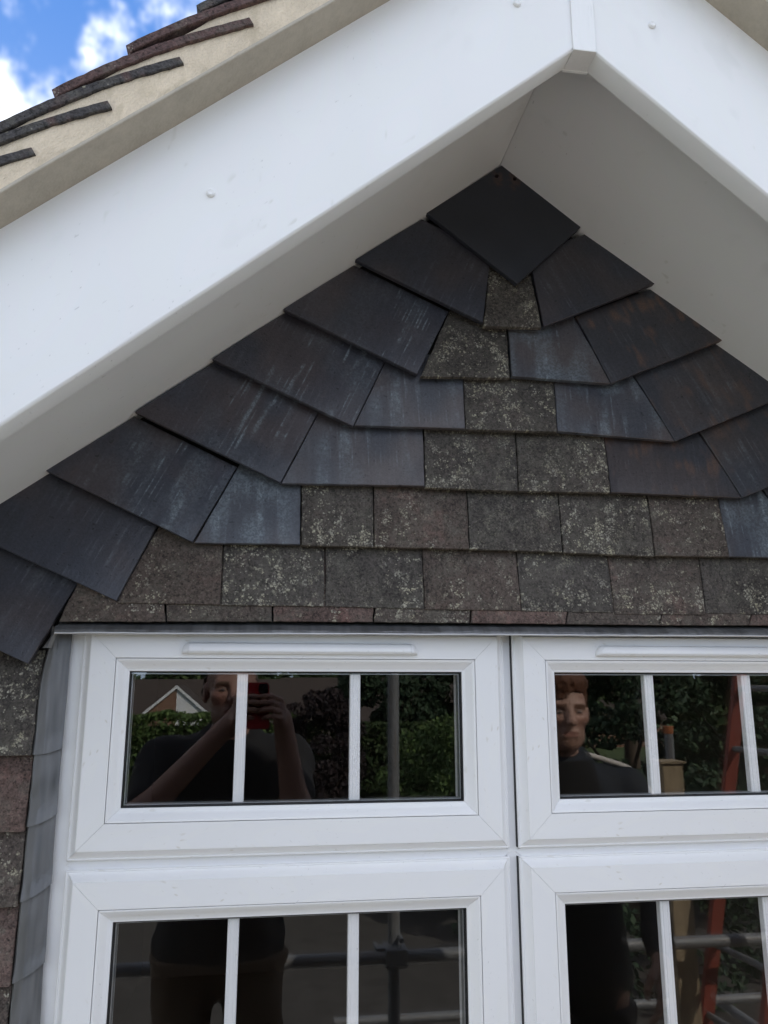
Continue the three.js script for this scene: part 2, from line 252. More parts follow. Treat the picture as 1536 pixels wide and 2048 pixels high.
// kind, then bottom left, bottom right, and a point up each side edge
const WALL_TILES = [
  ['d', 0.1382, 0.7598, 0.3745, 0.6524, 0.2768, 0.8756, 0.3922, 0.7624],
  ['l', 0.3742, 0.6445, 0.4857, 0.6492, 0.3922, 0.7624, 0.4790, 0.7569],
  ['d', 0.4897, 0.6525, 0.7217, 0.7598, 0.4790, 0.7569, 0.5874, 0.8775],
  ['s', 0.0111, 0.6529, 0.2514, 0.5438, 0.1398, 0.7622, 0.3137, 0.6761],
  ['l', 0.2559, 0.5403, 0.4217, 0.5471, 0.3137, 0.6761, 0.4241, 0.6478],
  ['h', 0.4247, 0.5511, 0.6134, 0.5474, 0.4270, 0.6480, 0.5658, 0.6779],
  ['r', 0.6134, 0.5474, 0.8504, 0.6514, 0.5658, 0.6779, 0.7291, 0.7608],
  ['s', -0.1071, 0.5511, 0.1378, 0.4413, 0.0114, 0.6534, 0.1925, 0.5663],
  ['h', 0.1386, 0.4432, 0.3367, 0.4472, 0.1925, 0.5663, 0.3389, 0.5423],
  ['l', 0.3367, 0.4453, 0.5055, 0.4486, 0.3389, 0.5423, 0.5110, 0.5463],
  ['h', 0.5056, 0.4505, 0.7313, 0.4419, 0.5110, 0.5463, 0.6746, 0.5666],
  ['r', 0.7313, 0.4419, 0.9856, 0.5523, 0.6746, 0.5666, 0.8593, 0.6524],
  ['s', -0.2287, 0.4491, 0.0162, 0.3359, -0.1080, 0.5508, 0.0744, 0.4632],
  ['h', 0.0162, 0.3350, 0.2625, 0.3396, 0.0744, 0.4632, 0.2639, 0.4439],
  ['l', 0.2624, 0.3369, 0.4294, 0.3366, 0.2648, 0.4439, 0.4345, 0.4443],
  ['l', 0.4294, 0.3366, 0.5997, 0.3399, 0.4345, 0.4443, 0.6033, 0.4435],
  ['r', 0.6007, 0.3408, 0.8533, 0.3393, 0.6032, 0.4416, 0.7941, 0.4669],
  ['r', 0.8533, 0.3393, 1.1296, 0.4519, 0.7941, 0.4669, 0.9957, 0.5512],
  ['s', -0.3619, 0.3428, -0.1230, 0.2309, -0.2309, 0.4479, -0.0590, 0.3639],
  ['h', -0.1213, 0.2301, 0.0510, 0.2319, -0.0590, 0.3639, 0.0502, 0.3365],
  ['l', 0.0519, 0.2303, 0.1739, 0.2307, 0.0511, 0.3356, 0.1748, 0.3366],
  ['p', 0.1739, 0.2307, 0.3386, 0.2313, 0.1748, 0.3366, 0.3413, 0.3380],
  ['l', 0.3386, 0.2313, 0.5045, 0.2300, 0.3413, 0.3380, 0.5091, 0.3403],
  ['l', 0.5053, 0.2292, 0.6741, 0.2260, 0.5091, 0.3403, 0.6796, 0.3369],
  ['p', 0.6751, 0.2278, 0.8173, 0.2292, 0.6796, 0.3369, 0.8183, 0.3359],
  ['h', 0.8174, 0.2301, 0.9806, 0.2302, 0.8183, 0.3359, 0.9154, 0.3545],
  ['d', 0.9806, 0.2302, 1.2729, 0.3487, 0.9154, 0.3545, 1.1412, 0.4498],
  ['d', -0.4953, 0.2500, -0.2353, 0.1334, -0.3654, 0.3407, -0.1847, 0.2561],
  ['p', -0.2344, 0.1310, -0.0748, 0.1301, -0.1847, 0.2561, -0.0757, 0.2288],
  ['l', -0.0739, 0.1293, 0.0924, 0.1299, -0.0749, 0.2288, 0.0927, 0.2287],
  ['l', 0.0932, 0.1299, 0.2590, 0.1280, 0.0936, 0.2287, 0.2596, 0.2293],
  ['p', 0.2590, 0.1272, 0.4256, 0.1277, 0.2596, 0.2293, 0.4262, 0.2288],
  ['l', 0.4256, 0.1268, 0.5919, 0.1264, 0.4271, 0.2289, 0.5948, 0.2265],
  ['p', 0.5926, 0.1238, 0.7611, 0.1250, 0.5948, 0.2265, 0.7674, 0.2250],
  ['l', 0.7623, 0.1276, 0.9329, 0.1270, 0.7684, 0.2250, 0.9409, 0.2298],
  ['d', 0.9329, 0.1270, 1.1013, 0.1254, 0.9409, 0.2298, 1.0393, 0.2488],
  ['d', 1.1013, 0.1254, 1.4158, 0.2457, 1.0393, 0.2488, 1.2859, 0.3456],
  ['d', -0.6345, 0.1602, -0.3591, 0.0353, -0.5002, 0.2472, -0.3018, 0.1594],
  ['p', -0.3207, 0.1003, -0.1583, 0.1020, -0.3011, 0.1594, -0.1615, 0.1279],
  ['p', -0.1576, 0.1028, 0.0088, 0.1046, -0.1607, 0.1280, 0.0082, 0.1302],
  ['k', 0.0096, 0.1046, 0.1733, 0.1056, 0.0090, 0.1302, 0.1752, 0.1325],
  ['p', 0.1741, 0.1056, 0.3363, 0.1057, 0.1760, 0.1325, 0.3407, 0.1347],
  ['k', 0.3371, 0.1057, 0.5033, 0.1057, 0.3414, 0.1288, 0.5102, 0.1310],
  ['p', 0.5042, 0.1057, 0.6737, 0.1058, 0.5111, 0.1310, 0.6833, 0.1332],
  ['p', 0.6737, 0.1058, 0.8419, 0.1075, 0.6833, 0.1332, 0.8542, 0.1354],
  ['k', 0.8428, 0.1075, 1.0189, 0.1084, 0.8551, 0.1354, 1.0241, 0.1376],
];
const tileRnd = rng(404);
function wallTile(kind, pts, opts = {}) {
  const [bl, br, tl, tr] = pts.map((p) => new THREE.Vector2(...p));
  const along = br.clone().sub(bl), w = along.length(); along.divideScalar(w);
  const up = new THREE.Vector2(-along.y, along.x), old = !'dsrh'.includes(kind), r = tileRnd;
  const H = opts.H ?? 0.150, g = opts.gauge ?? (Math.abs(along.y) > 0.2 ? 0.136 : 0.102), K = 0.0176 / g, thick = 0.0122;
  const el = tl.clone().sub(bl), er = tr.clone().sub(br);
  const sl = H / Math.max(0.02, el.dot(up)), sr = H / Math.max(0.02, er.dot(up)), gap = 0.0006 + (old ? r() * 0.0005 : 0);
  const A = bl.clone().addScaledVector(along, gap), B = br.clone().addScaledVector(along, -gap), C = br.clone().addScaledVector(er, sr).addScaledVector(along, -gap), D = bl.clone().addScaledVector(el, sl).addScaledVector(along, gap);
  const loc = (p) => [p.clone().sub(bl).dot(along), p.clone().sub(bl).dot(up)];
  const corners = [A, B, C, D].map(loc), rim = [], wob = old ? 0.0012 : 0.0006, ph = r() * 100;
  for (let k = 0; k < 4; k++) { // worn edges: the arris wanders a little
    const p = corners[k], q = corners[(k + 1) % 4], len = Math.hypot(q[0] - p[0], q[1] - p[1]), n = Math.max(1, Math.round(len / (k === 2 ? 0.2 : old ? 0.009 : 0.02)));
    for (let i = 0; i < n; i++) {
      const t = i / n, x = lerp(p[0], q[0], t), y = lerp(p[1], q[1], t), e = i ? wob * (PN.noise(x * 90 + ph, y * 90, k * 3.1) + 0.7 * PN.noise(x * 240 + ph, y * 240, 5.5 + k)) : 0;
      const nx = (q[1] - p[1]) / len, ny = -(q[0] - p[0]) / len;
      rim.push([x + nx * e - (k === 0 && !i ? 0 : 0), y + ny * e]);
    }
  }
  const geo = extrude(rim, thick, 0, old ? 0.0017 : 0.0010, old ? 2 : 1);
  const P = geo.attributes.position, uv = geo.attributes.uv, mats = TILE_MAT[kind], mi = Math.floor(r() * mats.length), tilt = (r() - 0.5) * (old ? 0.012 : 0.006), camber = old ? 0.0018 : 0.0008;
  const band = opts.band ?? 0.62, ou = !old ? 0.4 - band * w + (r() - 0.5) * 0.03 : r() * 0.62, ov = r() * 0.8, lift = old ? r() * 0.0025 : r() * 0.001;
  for (let i = 0; i < P.count; i++) {
    const x = P.getX(i), y = P.getY(i), z = P.getZ(i);
    const a = x - w / 2, zz = -thick + z - K * y + lift * clamp(1 - y / g) + tilt * a - camber * Math.pow(2 * y / g - 1, 2) + camber;
    uv.setXY(i, x + ou, y + ov + (z < 0.004 ? z : 0));
    P.setXYZ(i, bl.x + along.x * x + up.x * y, Y(bl.y + along.y * x + up.y * y), zz + (opts.z ?? 0));
  }
  geo.computeVertexNormals();
  return part(wall, numberedIn('tile'), toCreasedNormals(geo, 0.6), mats[mi]);
}
let tileCount = 0; const numberedIn = (n) => { const k = tileCount++; return k ? n + '_' + String(k).padStart(3, '0') : n; };
{ const m = WALL_TILES.find((t) => t[0] === 'd' && t[2] < 0.17 && t[1] < -0.6); if (m) { const [k, a, b, c, d, e, f, g, h] = m, X = (x) => 2 * 0.415 - x; WALL_TILES.push([k, X(c), d, X(a), b, X(g), h, X(e), f]); } } // its twin at the other foot of the gable
WALL_TILES.forEach(([k, ...c], i) => wallTile(k, [[c[0], c[1]], [c[2], c[3]], [c[4], c[5]], [c[6], c[7]]], { band: Math.abs(c[1] - c[3]) < 0.03 ? 0.45 : c[0] < APEX ? 0.78 : 0.3 }));
{ // the topmost tile hangs corner down in the apex, with its two nail holes
  const pts = [[0.4421, 0.7358], [0.5813, 0.8755], [0.4275, 1.0000], [0.2739, 0.8750]], inset = pts.map((p) => [p[0], p[1]]);
  const s = new THREE.Shape(inset.map((p) => new THREE.Vector2(...p)));
  for (const [hx, hy] of [[0.4160, 0.9735], [0.4520, 0.9712]]) { const h = new THREE.Path(); h.absarc(hx, hy, 0.0042, 0, Math.PI * 2, true); s.holes.push(h); }
  const geo = new THREE.ExtrudeGeometry(s, { depth: 0.0104, bevelEnabled: true, bevelSize: 0.0009, bevelThickness: 0.0009, bevelOffset: -0.0009, bevelSegments: 1, curveSegments: 8 });
  const P = geo.attributes.position, uv = geo.attributes.uv;
  for (let i = 0; i < P.count; i++) { const x = P.getX(i), y = P.getY(i), z = P.getZ(i); uv.setXY(i, x - 0.43 + 0.2, y - 0.86 + 0.2); P.setXYZ(i, x, Y(y), z - 0.0113 - (y - 0.7358) * 0.078); }
  geo.computeVertexNormals();
  part(wall, numberedIn('tile'), toCreasedNormals(geo, 0.6), APEX_TILE);
}
{ // plain courses down both sides of the window
  const rows = [-0.0991, -0.2068, -0.3084, -0.4125, -0.5165, -0.6205, -0.7245, -0.8285, -0.9325, -1.0365, -1.1405, -1.2445], kinds = [['l', 'p'], ['k', 'p'], ['p', 'l'], ['k', 'k'], ['p', 'p'], ['p', 'l'], ['l', 'p'], ['p', 'l'], ['l', 'p'], ['k', 'p'], ['p', 'l'], ['l', 'p']];
  rows.forEach((y, i) => {
    for (let c = 0; c < 3; c++) {
      const shift = i % 2 ? 0.0825 : 0, x1 = -0.3435 - (c ? c * 0.166 - shift : 0), x0 = -0.3435 - (c + 1) * 0.166 + shift;
      if (rake(x0, SOFFIT_Y) < y + 0.13) continue;
      wallTile(kinds[i][c % 2], [[x0, y], [x1, y], [x0, y + 0.1], [x1, y + 0.1]], { H: i ? 0.150 : 0.158, z: -0.002 });
      const m0 = 2 * 0.4085 - x1, m1 = 2 * 0.4085 - x0;
      wallTile(kinds[(i + 3) % 7][c % 2], [[m0, y], [m1, y], [m0, y + 0.1], [m1, y + 0.1]], { z: -0.002 });
    }
  });
}

// ---------------------------------------------------------------- lead
function leadSheet(nx, ny, fn, thick = 0.0022) { // fn(s, t) -> [x, y, z]; s across, t down
  const pos = [], uv = [], idx = [], n = (nx + 1) * (ny + 1);
  for (const back of [0, thick]) for (let j = 0; j <= ny; j++) for (let i = 0; i <= nx; i++) { const p = fn(i / nx, j / ny); pos.push(p[0], p[1], p[2] - back); uv.push(p[0], p[1] * 0.9 + p[2]); }
  for (let j = 0; j < ny; j++) for (let i = 0; i < nx; i++) { const a = j * (nx + 1) + i, b = a + 1, c = a + nx + 1, d = c + 1; idx.push(a, c, b, b, c, d, a + n, b + n, c + n, b + n, d + n, c + n); }
  for (let i = 0; i < nx; i++) { const a = ny * (nx + 1) + i; idx.push(a, a + n, a + 1, a + 1, a + n, a + 1 + n); const b = i; idx.push(b, b + 1, b + n, b + 1, b + 1 + n, b + n); }
  for (let j = 0; j < ny; j++) for (const e of [0, nx]) { const a = j * (nx + 1) + e, c = a + nx + 1; idx.push(a, a + n, c, c, a + n, c + n); }
  const g = rawGeo(pos, uv, idx); return toCreasedNormals(plain(g), 0.9);
}
{
  const f = thing('head_flashing', 'grey lead flashing dressed over the window head with a bright drip edge', 'flashing', [0.42, Y(0.083), 0]);
  const prof = [[0.128, -0.034], [0.112, -0.0265], [0.1035, -0.0225], [0.0985, -0.0120], [0.0955, -0.0030], [0.0925, 0.0040], [0.0895, 0.0085], [0.0872, 0.0112], [0.0850, 0.0125], [0.0834, 0.0118], [0.0828, 0.0098], [0.0832, 0.0080]];
  const dress = (s, t) => {
    const x = lerp(-0.322, 1.128, s), k = t * (prof.length - 1), i = Math.min(prof.length - 2, Math.floor(k)), q = k - i, y = lerp(prof[i][0], prof[i + 1][0], q), z = lerp(prof[i][1], prof[i + 1][1], q), w = smooth(0.15, 0.6, t);
    return [x, Y(y + 0.0062 * (x + 0.32) / 1.2 + w * (0.0011 * PN.noise(x * 9, 1.2, 0) + 0.0006 * PN.noise(x * 31, 4.2, 0))), z + w * (0.0022 * PN.noise(x * 12, 7.7, 0) + 0.0016 * PN.noise(x * 40, 2.7, t * 3))];
  };
  part(f, 'lead_sheet', leadSheet(170, prof.length - 1, dress), LEAD);
  const edge = []; for (let i = 0; i <= 120; i++) { const p = dress(i / 120, 0.80); edge.push(new THREE.Vector3(p[0], p[1] - 0.0012, p[2] - 0.0002)); }
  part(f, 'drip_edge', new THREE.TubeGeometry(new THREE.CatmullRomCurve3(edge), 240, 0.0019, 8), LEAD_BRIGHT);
  part(f, 'folded_end', leadSheet(6, 12, (s, t) => [lerp(-0.3240 - 0.006 * t - 0.008 * t * t, -0.3185 - 0.006 * t, s) - 0.004 * t, Y(lerp(0.094, 0.060, t)), 0.0005 + 0.004 * Math.sin(s * 3.1) - 0.004 * t]), LEAD);
}
{
  const j = thing('jamb_flashing', 'overlapping grey lead sheets between the wall tiles and the white window frame', 'flashing', [-0.325, Y(-0.95), -0.02]);
  const right = [-0.0902, -0.1856, -0.2832, -0.3887, -0.4900, -0.592, -0.694, -0.798, -0.90, -1.00, -1.10, -1.205], left = [-0.0977, -0.2006, -0.3037, -0.4105, -0.5150, -0.617, -0.72, -0.825, -0.925, -1.03, -1.13, -1.23];
  right.forEach((rb, i) => {
    const top = i ? right[i - 1] + 0.045 : 0.094, lb = left[i], r = rng(900 + i), ph = r() * 50, xl = i ? -0.3475 : -0.3485;
    part(j, 'lead_sheet', leadSheet(22, 26, (s, t) => {
      const bottom = lerp(lb, rb, Math.pow(s, 1.3)) - 0.003 * Math.sin(s * 3.1), y = lerp(top, bottom, t);
      const xr = -0.3040 - 0.0035 * (1 - t) + 0.0006 * Math.sin(y * 40 + ph) + (i ? 0 : 0.002 * smooth(0.02, 0.09, y)), xl2 = i ? xl : xl + 0.010 * smooth(0.0, 0.08, y), x = lerp(xl2, xr, s);
      const hump = 0.0175 * smooth(0, 0.16, s) * (1 - 0.62 * smooth(0.18, 0.42, s) - 0.34 * smooth(0.55, 1, s));
      const z = -0.0300 + hump + 0.0042 * t + 0.0028 * smooth(0.86, 1, t) + 0.0022 * PN.noise(s * 5 + ph, y * 7, 0.3) * smooth(0, 0.3, s) * (1 - 0.5 * s) + 0.0012 * PN.noise(s * 9, y * 28 + ph, 2) - 0.0016 * (1 - t);
      return [x, Y(y), z];
    }, 0.0018), LEAD);
  });
}

// ---------------------------------------------------------------- white plastic barge boards, soffits, verge
function raked(side, profile, x0, x1, y0, n = 1, wander) { // profile of [t up the slope's normal, z], swept along the rake from x0 (eaves) to x1 (apex side), ends cut plumb; y0 is the height of t = 0 at the apex
  const e = [Math.cos(SLOPE), Math.sin(SLOPE)], nn = [-Math.sin(SLOPE), Math.cos(SLOPE)], rings = [];
  for (let k = 0; k <= n; k++) {
    const X = lerp(x0, x1, k / n);
    rings.push(profile.map(([t, z]) => {
      const s = (X - APEX - t * nn[0]) / e[0], w = wander ? wander(X, t, z) : [0, 0];
      const x = APEX + s * e[0] + t * nn[0], y = y0 + s * e[1] + t * nn[1] + w[0];
      return [side < 0 ? x : 2 * APEX - x, Y(y), z + w[1]];
    }));
  }
  return sweep(side < 0 ? rings : rings.map((r) => [...r].reverse()), 0.6);
}
const FRONT = 0.385, BARGE_Y = 0.9063;
const bargeProfile = [[0, 0.349], [0, 0.3815], [0.0006, 0.3834], [0.002, 0.3846], [0.0040, FRONT], [0.2056, FRONT], [0.2056, 0.376], [0.008, 0.376], [0.008, 0.349]];
function capGeo(x, y) { const g = new THREE.LatheGeometry([[0.0058, 0], [0.0058, 0.0018], [0.0052, 0.0030], [0.0038, 0.0040], [0.0030, 0.0042], [0.0026, 0.0036], [0, 0.0035]].map((p) => new THREE.Vector2(...p)), 20); return g.rotateX(Math.PI / 2).translate(x, Y(y), FRONT); }
for (const [side, label, caps] of [[-1, 'long white plastic barge board below the open sky, sloping up to the apex', [[-0.0873, 0.6113], [0.3274, 0.9589], [-0.50, 0.26]]], [1, 'white plastic barge board falling away past the apex joint on the far slope', [[0.5326, 0.9509], [0.94, 0.605], [1.36, 0.25]]]]) {
  const b = thing('barge_board', label, 'barge board', [side < 0 ? -0.4 : 1.25, Y(0.2), 0.37], 'barge boards of the gable');
  part(b, 'board', raked(side, bargeProfile, -1.15, APEX - 0.0006, BARGE_Y, 24), UPVC);
  for (const [x, y] of caps) part(b, 'screw_cap', capGeo(x, y), UPVC);
}
{
  const j = thing('joint_trim', 'narrow upright white cover strip over the apex joint of the barge boards', 'trim', [APEX, Y(0.89), 0.38]);
  const y0 = 0.8905, w = 0.0175;
  part(j, 'cover_strip', merge([box(APEX - w, APEX + w, Y(y0), Y(1.172), FRONT + 0.0003, FRONT + 0.0032, 0.0012), box(APEX - w, APEX + w, Y(y0 - 0.0004), Y(y0 + 0.0024), 0.3475, FRONT + 0.003, 0.001)]), UPVC);
part(j, 'wing', box(APEX - w - 0.0025, APEX + w + 0.0025, Y(y0 - 0.0012), Y(y0 + 0.0030), 0.3450, 0.3500, 0.0012), UPVC);
}
for (const [side, label] of [[-1, 'shaded white soffit board under the overhang left of the apex'], [1, 'shaded white soffit board under the overhang right of the apex']]) {
  const s = thing('soffit_board', label, 'soffit', [side < 0 ? -0.4 : 1.25, Y(0.3), 0.17], 'soffit boards of the gable');
  part(s, 'board', raked(side, [[0, -0.05], [0, 0.3485], [0.008, 0.3485], [0.008, -0.05]], -1.15, APEX - (side < 0 ? 0.0011 : 0.0002), SOFFIT_Y), UPVC);
}
// roof over the gable: eaves timber, undercloak, mortar bedding and the verge tiles
const VERGE_Y = 1.1745;
const roof = thing('gable_roof', 'brown clay tiled gable roof with a mortar-bedded verge against the blue sky', 'roof', [APEX, Y(-0.3), -1.5]);
const ROOF_BACK = -3.4;
for (const side of [-1, 1]) {
  part(roof, 'roof_deck', raked(side, [[0.0125, ROOF_BACK], [0.0125, 0.374], [0.1985, 0.374], [0.1985, ROOF_BACK]], -1.2, APEX - 0.001, SOFFIT_Y - 0.0 + 0.0), TIMBER_DARK);
  part(roof, 'undercloak', raked(side, [[0, 0.30], [0, 0.4398], [0.0012, 0.4405], [0.0045, 0.4400], [0.0045, 0.30]], -1.22, APEX - 0.0005, VERGE_Y, 60, (X, t, z) => [0.0006 * PN.noise(X * 11, 3, side), z > 0.4 ? 0.0012 * PN.noise(X * 17, 9, side) : 0]), UNDERCLOAK);
  const bed = []; // mortar, struck a little uneven
  for (let i = 0; i <= 10; i++) bed.push([0.0048 + 0.058 * i / 10, 0.4372 - 0.001 * Math.pow(2 * i / 10 - 1, 2)]);
  part(roof, 'mortar_bedding', raked(side, [[0.0048, 0.30], ...bed, [0.0628, 0.30]], -1.20, APEX - 0.001, VERGE_Y, 190, (X, t, z) => z > 0.4 ? [0.0014 * PN.noise(X * 30, t * 70, 2) * (t > 0.02 ? 1 : 0.3), 0.0016 * PN.noise(X * 16, t * 30, side * 4) + 0.0010 * PN.noise(X * 60, t * 80, 7)] : [0, 0]), MORTAR);
}
// verge tiles: 265 mm long, lapped at 108 mm, each lying flatter than the rafters and cambered
const vt = rng(55);
for (const side of [-1, 1]) for (let k = -8; k <= 3; k++) {
  const x0 = -0.2741 + 0.0805 * k, y0 = 0.6943 + 0.0716 * k, ang = THREE.MathUtils.degToRad(30.6 + (vt() - 0.5) * 1.6), len = 0.264;
  const x1 = x0 + len * Math.cos(ang); if (x1 > APEX - 0.002 && x0 > APEX - 0.12) continue;
  const cut = x1 > APEX - 0.003 ? (APEX - 0.003 - x0) / (x1 - x0) : 1, rings = [], n = 30, ph = vt() * 90, zf = 0.4420 + (vt() - 0.5) * 0.003, th = 0.0112 + vt() * 0.0014;
  for (let i = 0; i <= n; i++) {
    const s = cut * i / n * len, cam = 0.0085 * (1 - Math.pow(2 * s / len - 1, 2)), cx = x0 + s * Math.cos(ang) - cam * Math.sin(ang), cy = y0 + s * Math.sin(ang) + cam * Math.cos(ang);
    const e1 = 0.0006 * PN.noise(s * 70 + ph, 1, 0) + 0.0006 * PN.noise(s * 200 + ph, 4, 0), e2 = 0.0011 * PN.noise(s * 60 + ph, 8, 0) + 0.0010 * PN.noise(s * 190, ph, 3);
    const zz = zf + 0.0012 * PN.noise(s * 80, ph, 6), taper = i === 0 ? 0.001 : 0;
    const q = [[e1, zz - 0.0012], [e1 - 0.0012, zz], [-th + e2 + 0.001, zz], [-th + e2, zz - 0.001], [-th + 0.001, 0.278], [0.001, 0.278]];
    rings.push(q.map(([t, z]) => { const x = cx + Math.sin(ang) * -t + taper, y = cy + t * Math.cos(ang); return [side < 0 ? x : 2 * APEX - x, Y(y), z]; }));
  }
  part(roof, numberedIn2('roof_tile'), sweep(side < 0 ? rings.map((q) => [...q].reverse()) : rings, 0.5), ROOF_TILE[vt() < 0.62 ? 0 : 1]);
}
function numberedIn2(n) { const k = numberedIn2.c = (numberedIn2.c ?? -1) + 1; return k ? n + '_' + String(k).padStart(3, '0') : n; }

// ---------------------------------------------------------------- the window
const win = thing('window', 'white plastic casement window with four sashes and slim glazing bars', 'window', [0.404, Y(-1.205), -0.04]);
const FACE = -0.0385, SASH = -0.015, WL = -0.3100, WR = 1.1270, WT = 0.118, WB = -1.205, MX0 = 0.394, MX1 = 0.425, TY0 = -0.2750, TY1 = -0.2470;
const zb = -0.098;
part(win, 'jamb', box(WL, -0.268, Y(WB), Y(WT), zb, FACE, 0.0015), UPVC_WIN);
part(win, 'jamb', box(1.076, WR, Y(WB), Y(WT), zb, FACE, 0.0015), UPVC_WIN);
part(win, 'head', box(-0.2678, 1.0758, Y(0.076), Y(WT), zb, FACE, 0.0015), UPVC_WIN);
part(win, 'sill', box(-0.2678, 1.0758, Y(WB), Y(-1.17), zb, FACE, 0.0015), UPVC_WIN);
// mullion and transoms end in a point where they are welded into one another
part(win, 'mullion', extrude([[MX0, Y(-1.1698)], [MX1, Y(-1.1698)], [MX1, Y(TY0 + 0.0155)], [0.4170, Y(TY0 + 0.0230)], [MX1, Y(TY1 - 0.0005)], [MX1, Y(0.0758)], [MX0, Y(0.0758)], [MX0, Y(TY1 + 0.0005)], [0.4025, Y(TY1 - 0.0140)], [MX0, Y(TY0 + 0.0005)]], 0.0590, zb, 0.0006), UPVC_WIN);
for (const [a, b, ta, tb] of [[-0.268, MX0, -0.2735, 0.4020], [MX1, 1.076, 0.4175, 1.0815]]) {
  const ym = (TY0 + TY1) / 2, inward = 0;
  part(win, 'transom', extrude([[a + (a < 0 ? -0.006 : 0.0004), Y(TY0 + 0.006)], [b + (a < 0 ? -0.0004 : 0.006), Y(TY0 + 0.006)], [tb + 0.004, Y(ym)], [b + (a < 0 ? -0.0004 : 0.006), Y(TY1 - 0.006)], [a + (a < 0 ? -0.006 : 0.0004), Y(TY1 - 0.006)], [ta - (a < 0 ? 0.016 : 0.004), Y(ym)]], 0.0602, zb, 0.0006), UPVC_WIN);
}
for (const [a, b] of [[-0.2535, 0.0990], [-1.16, -0.2677]]) part(win, 'gap_shade_strip', box(0.4152, 0.4167, Y(a), Y(b), -0.039, -0.0335), RUBBER);  // black strip standing in for the shade in the gap beside the sash
const RAIL_PROFILE = [[0.0005, -0.0228], [0, -0.0142], [0.0006, -0.0130], [0.0020, -0.0126], [0.0030, -0.0136], [0.0050, -0.0128], [0.0078, -0.0104], [0.0104, -0.0068], [0.0126, -0.0034], [0.0138, -0.0024], [0.0143, -0.0024], [0.0146, -0.0003], [0.0150, 0], [0.0526, 0], [0.0532, -0.0005], [0.0533, -0.016]];
const BEAD_PROFILE = [[0.0541, -0.0160], [0.0541, -0.0010], [0.0546, -0.0004], [0.0556, -0.0004], [0.0575, -0.0015], [0.0605, -0.0042], [0.0640, -0.0080], [0.0672, -0.0112], [0.0694, -0.0126], [0.0702, -0.0130], [0.0728, -0.0132], [0.0735, -0.0140], [0.0735, -0.0190]];
function mitred(o, side, profile, gap) { // one side of a rectangular frame, both ends cut at 45 degrees
  const [x0, x1, y0, y1] = o, ring = (s, end) => profile.map(([d, z]) => {
    const along = (len) => (end ? len - d - gap : d + gap);
    if (side === 'bottom') return [x0 + along(x1 - x0), Y(y0 + d), SASH + z];
    if (side === 'top') return [x0 + along(x1 - x0), Y(y1 - d), SASH + z];
    if (side === 'left') return [x0 + d, Y(y0 + along(y1 - y0)), SASH + z];
    return [x1 - d, Y(y0 + along(y1 - y0)), SASH + z];
  });
  const a = ring(0, 0), b = ring(0, 1), flip = side === 'bottom' || side === 'right';
  return sweep(flip ? [a.reverse(), b.reverse()] : [a, b], 0.55);
}
const sashes = [[-0.2866, 0.4010, -0.2540, 0.0995, 'ul'], [0.4168, 1.1030, -0.2540, 0.0995, 'ur'], [-0.2862, 0.4012, -1.1650, -0.2672, 'll'], [0.4170, 1.1030, -1.1650, -0.2672, 'lr']];
const VENT_X = { ul: [-0.1325, 0.2489], ur: [0.5605, 0.942] };
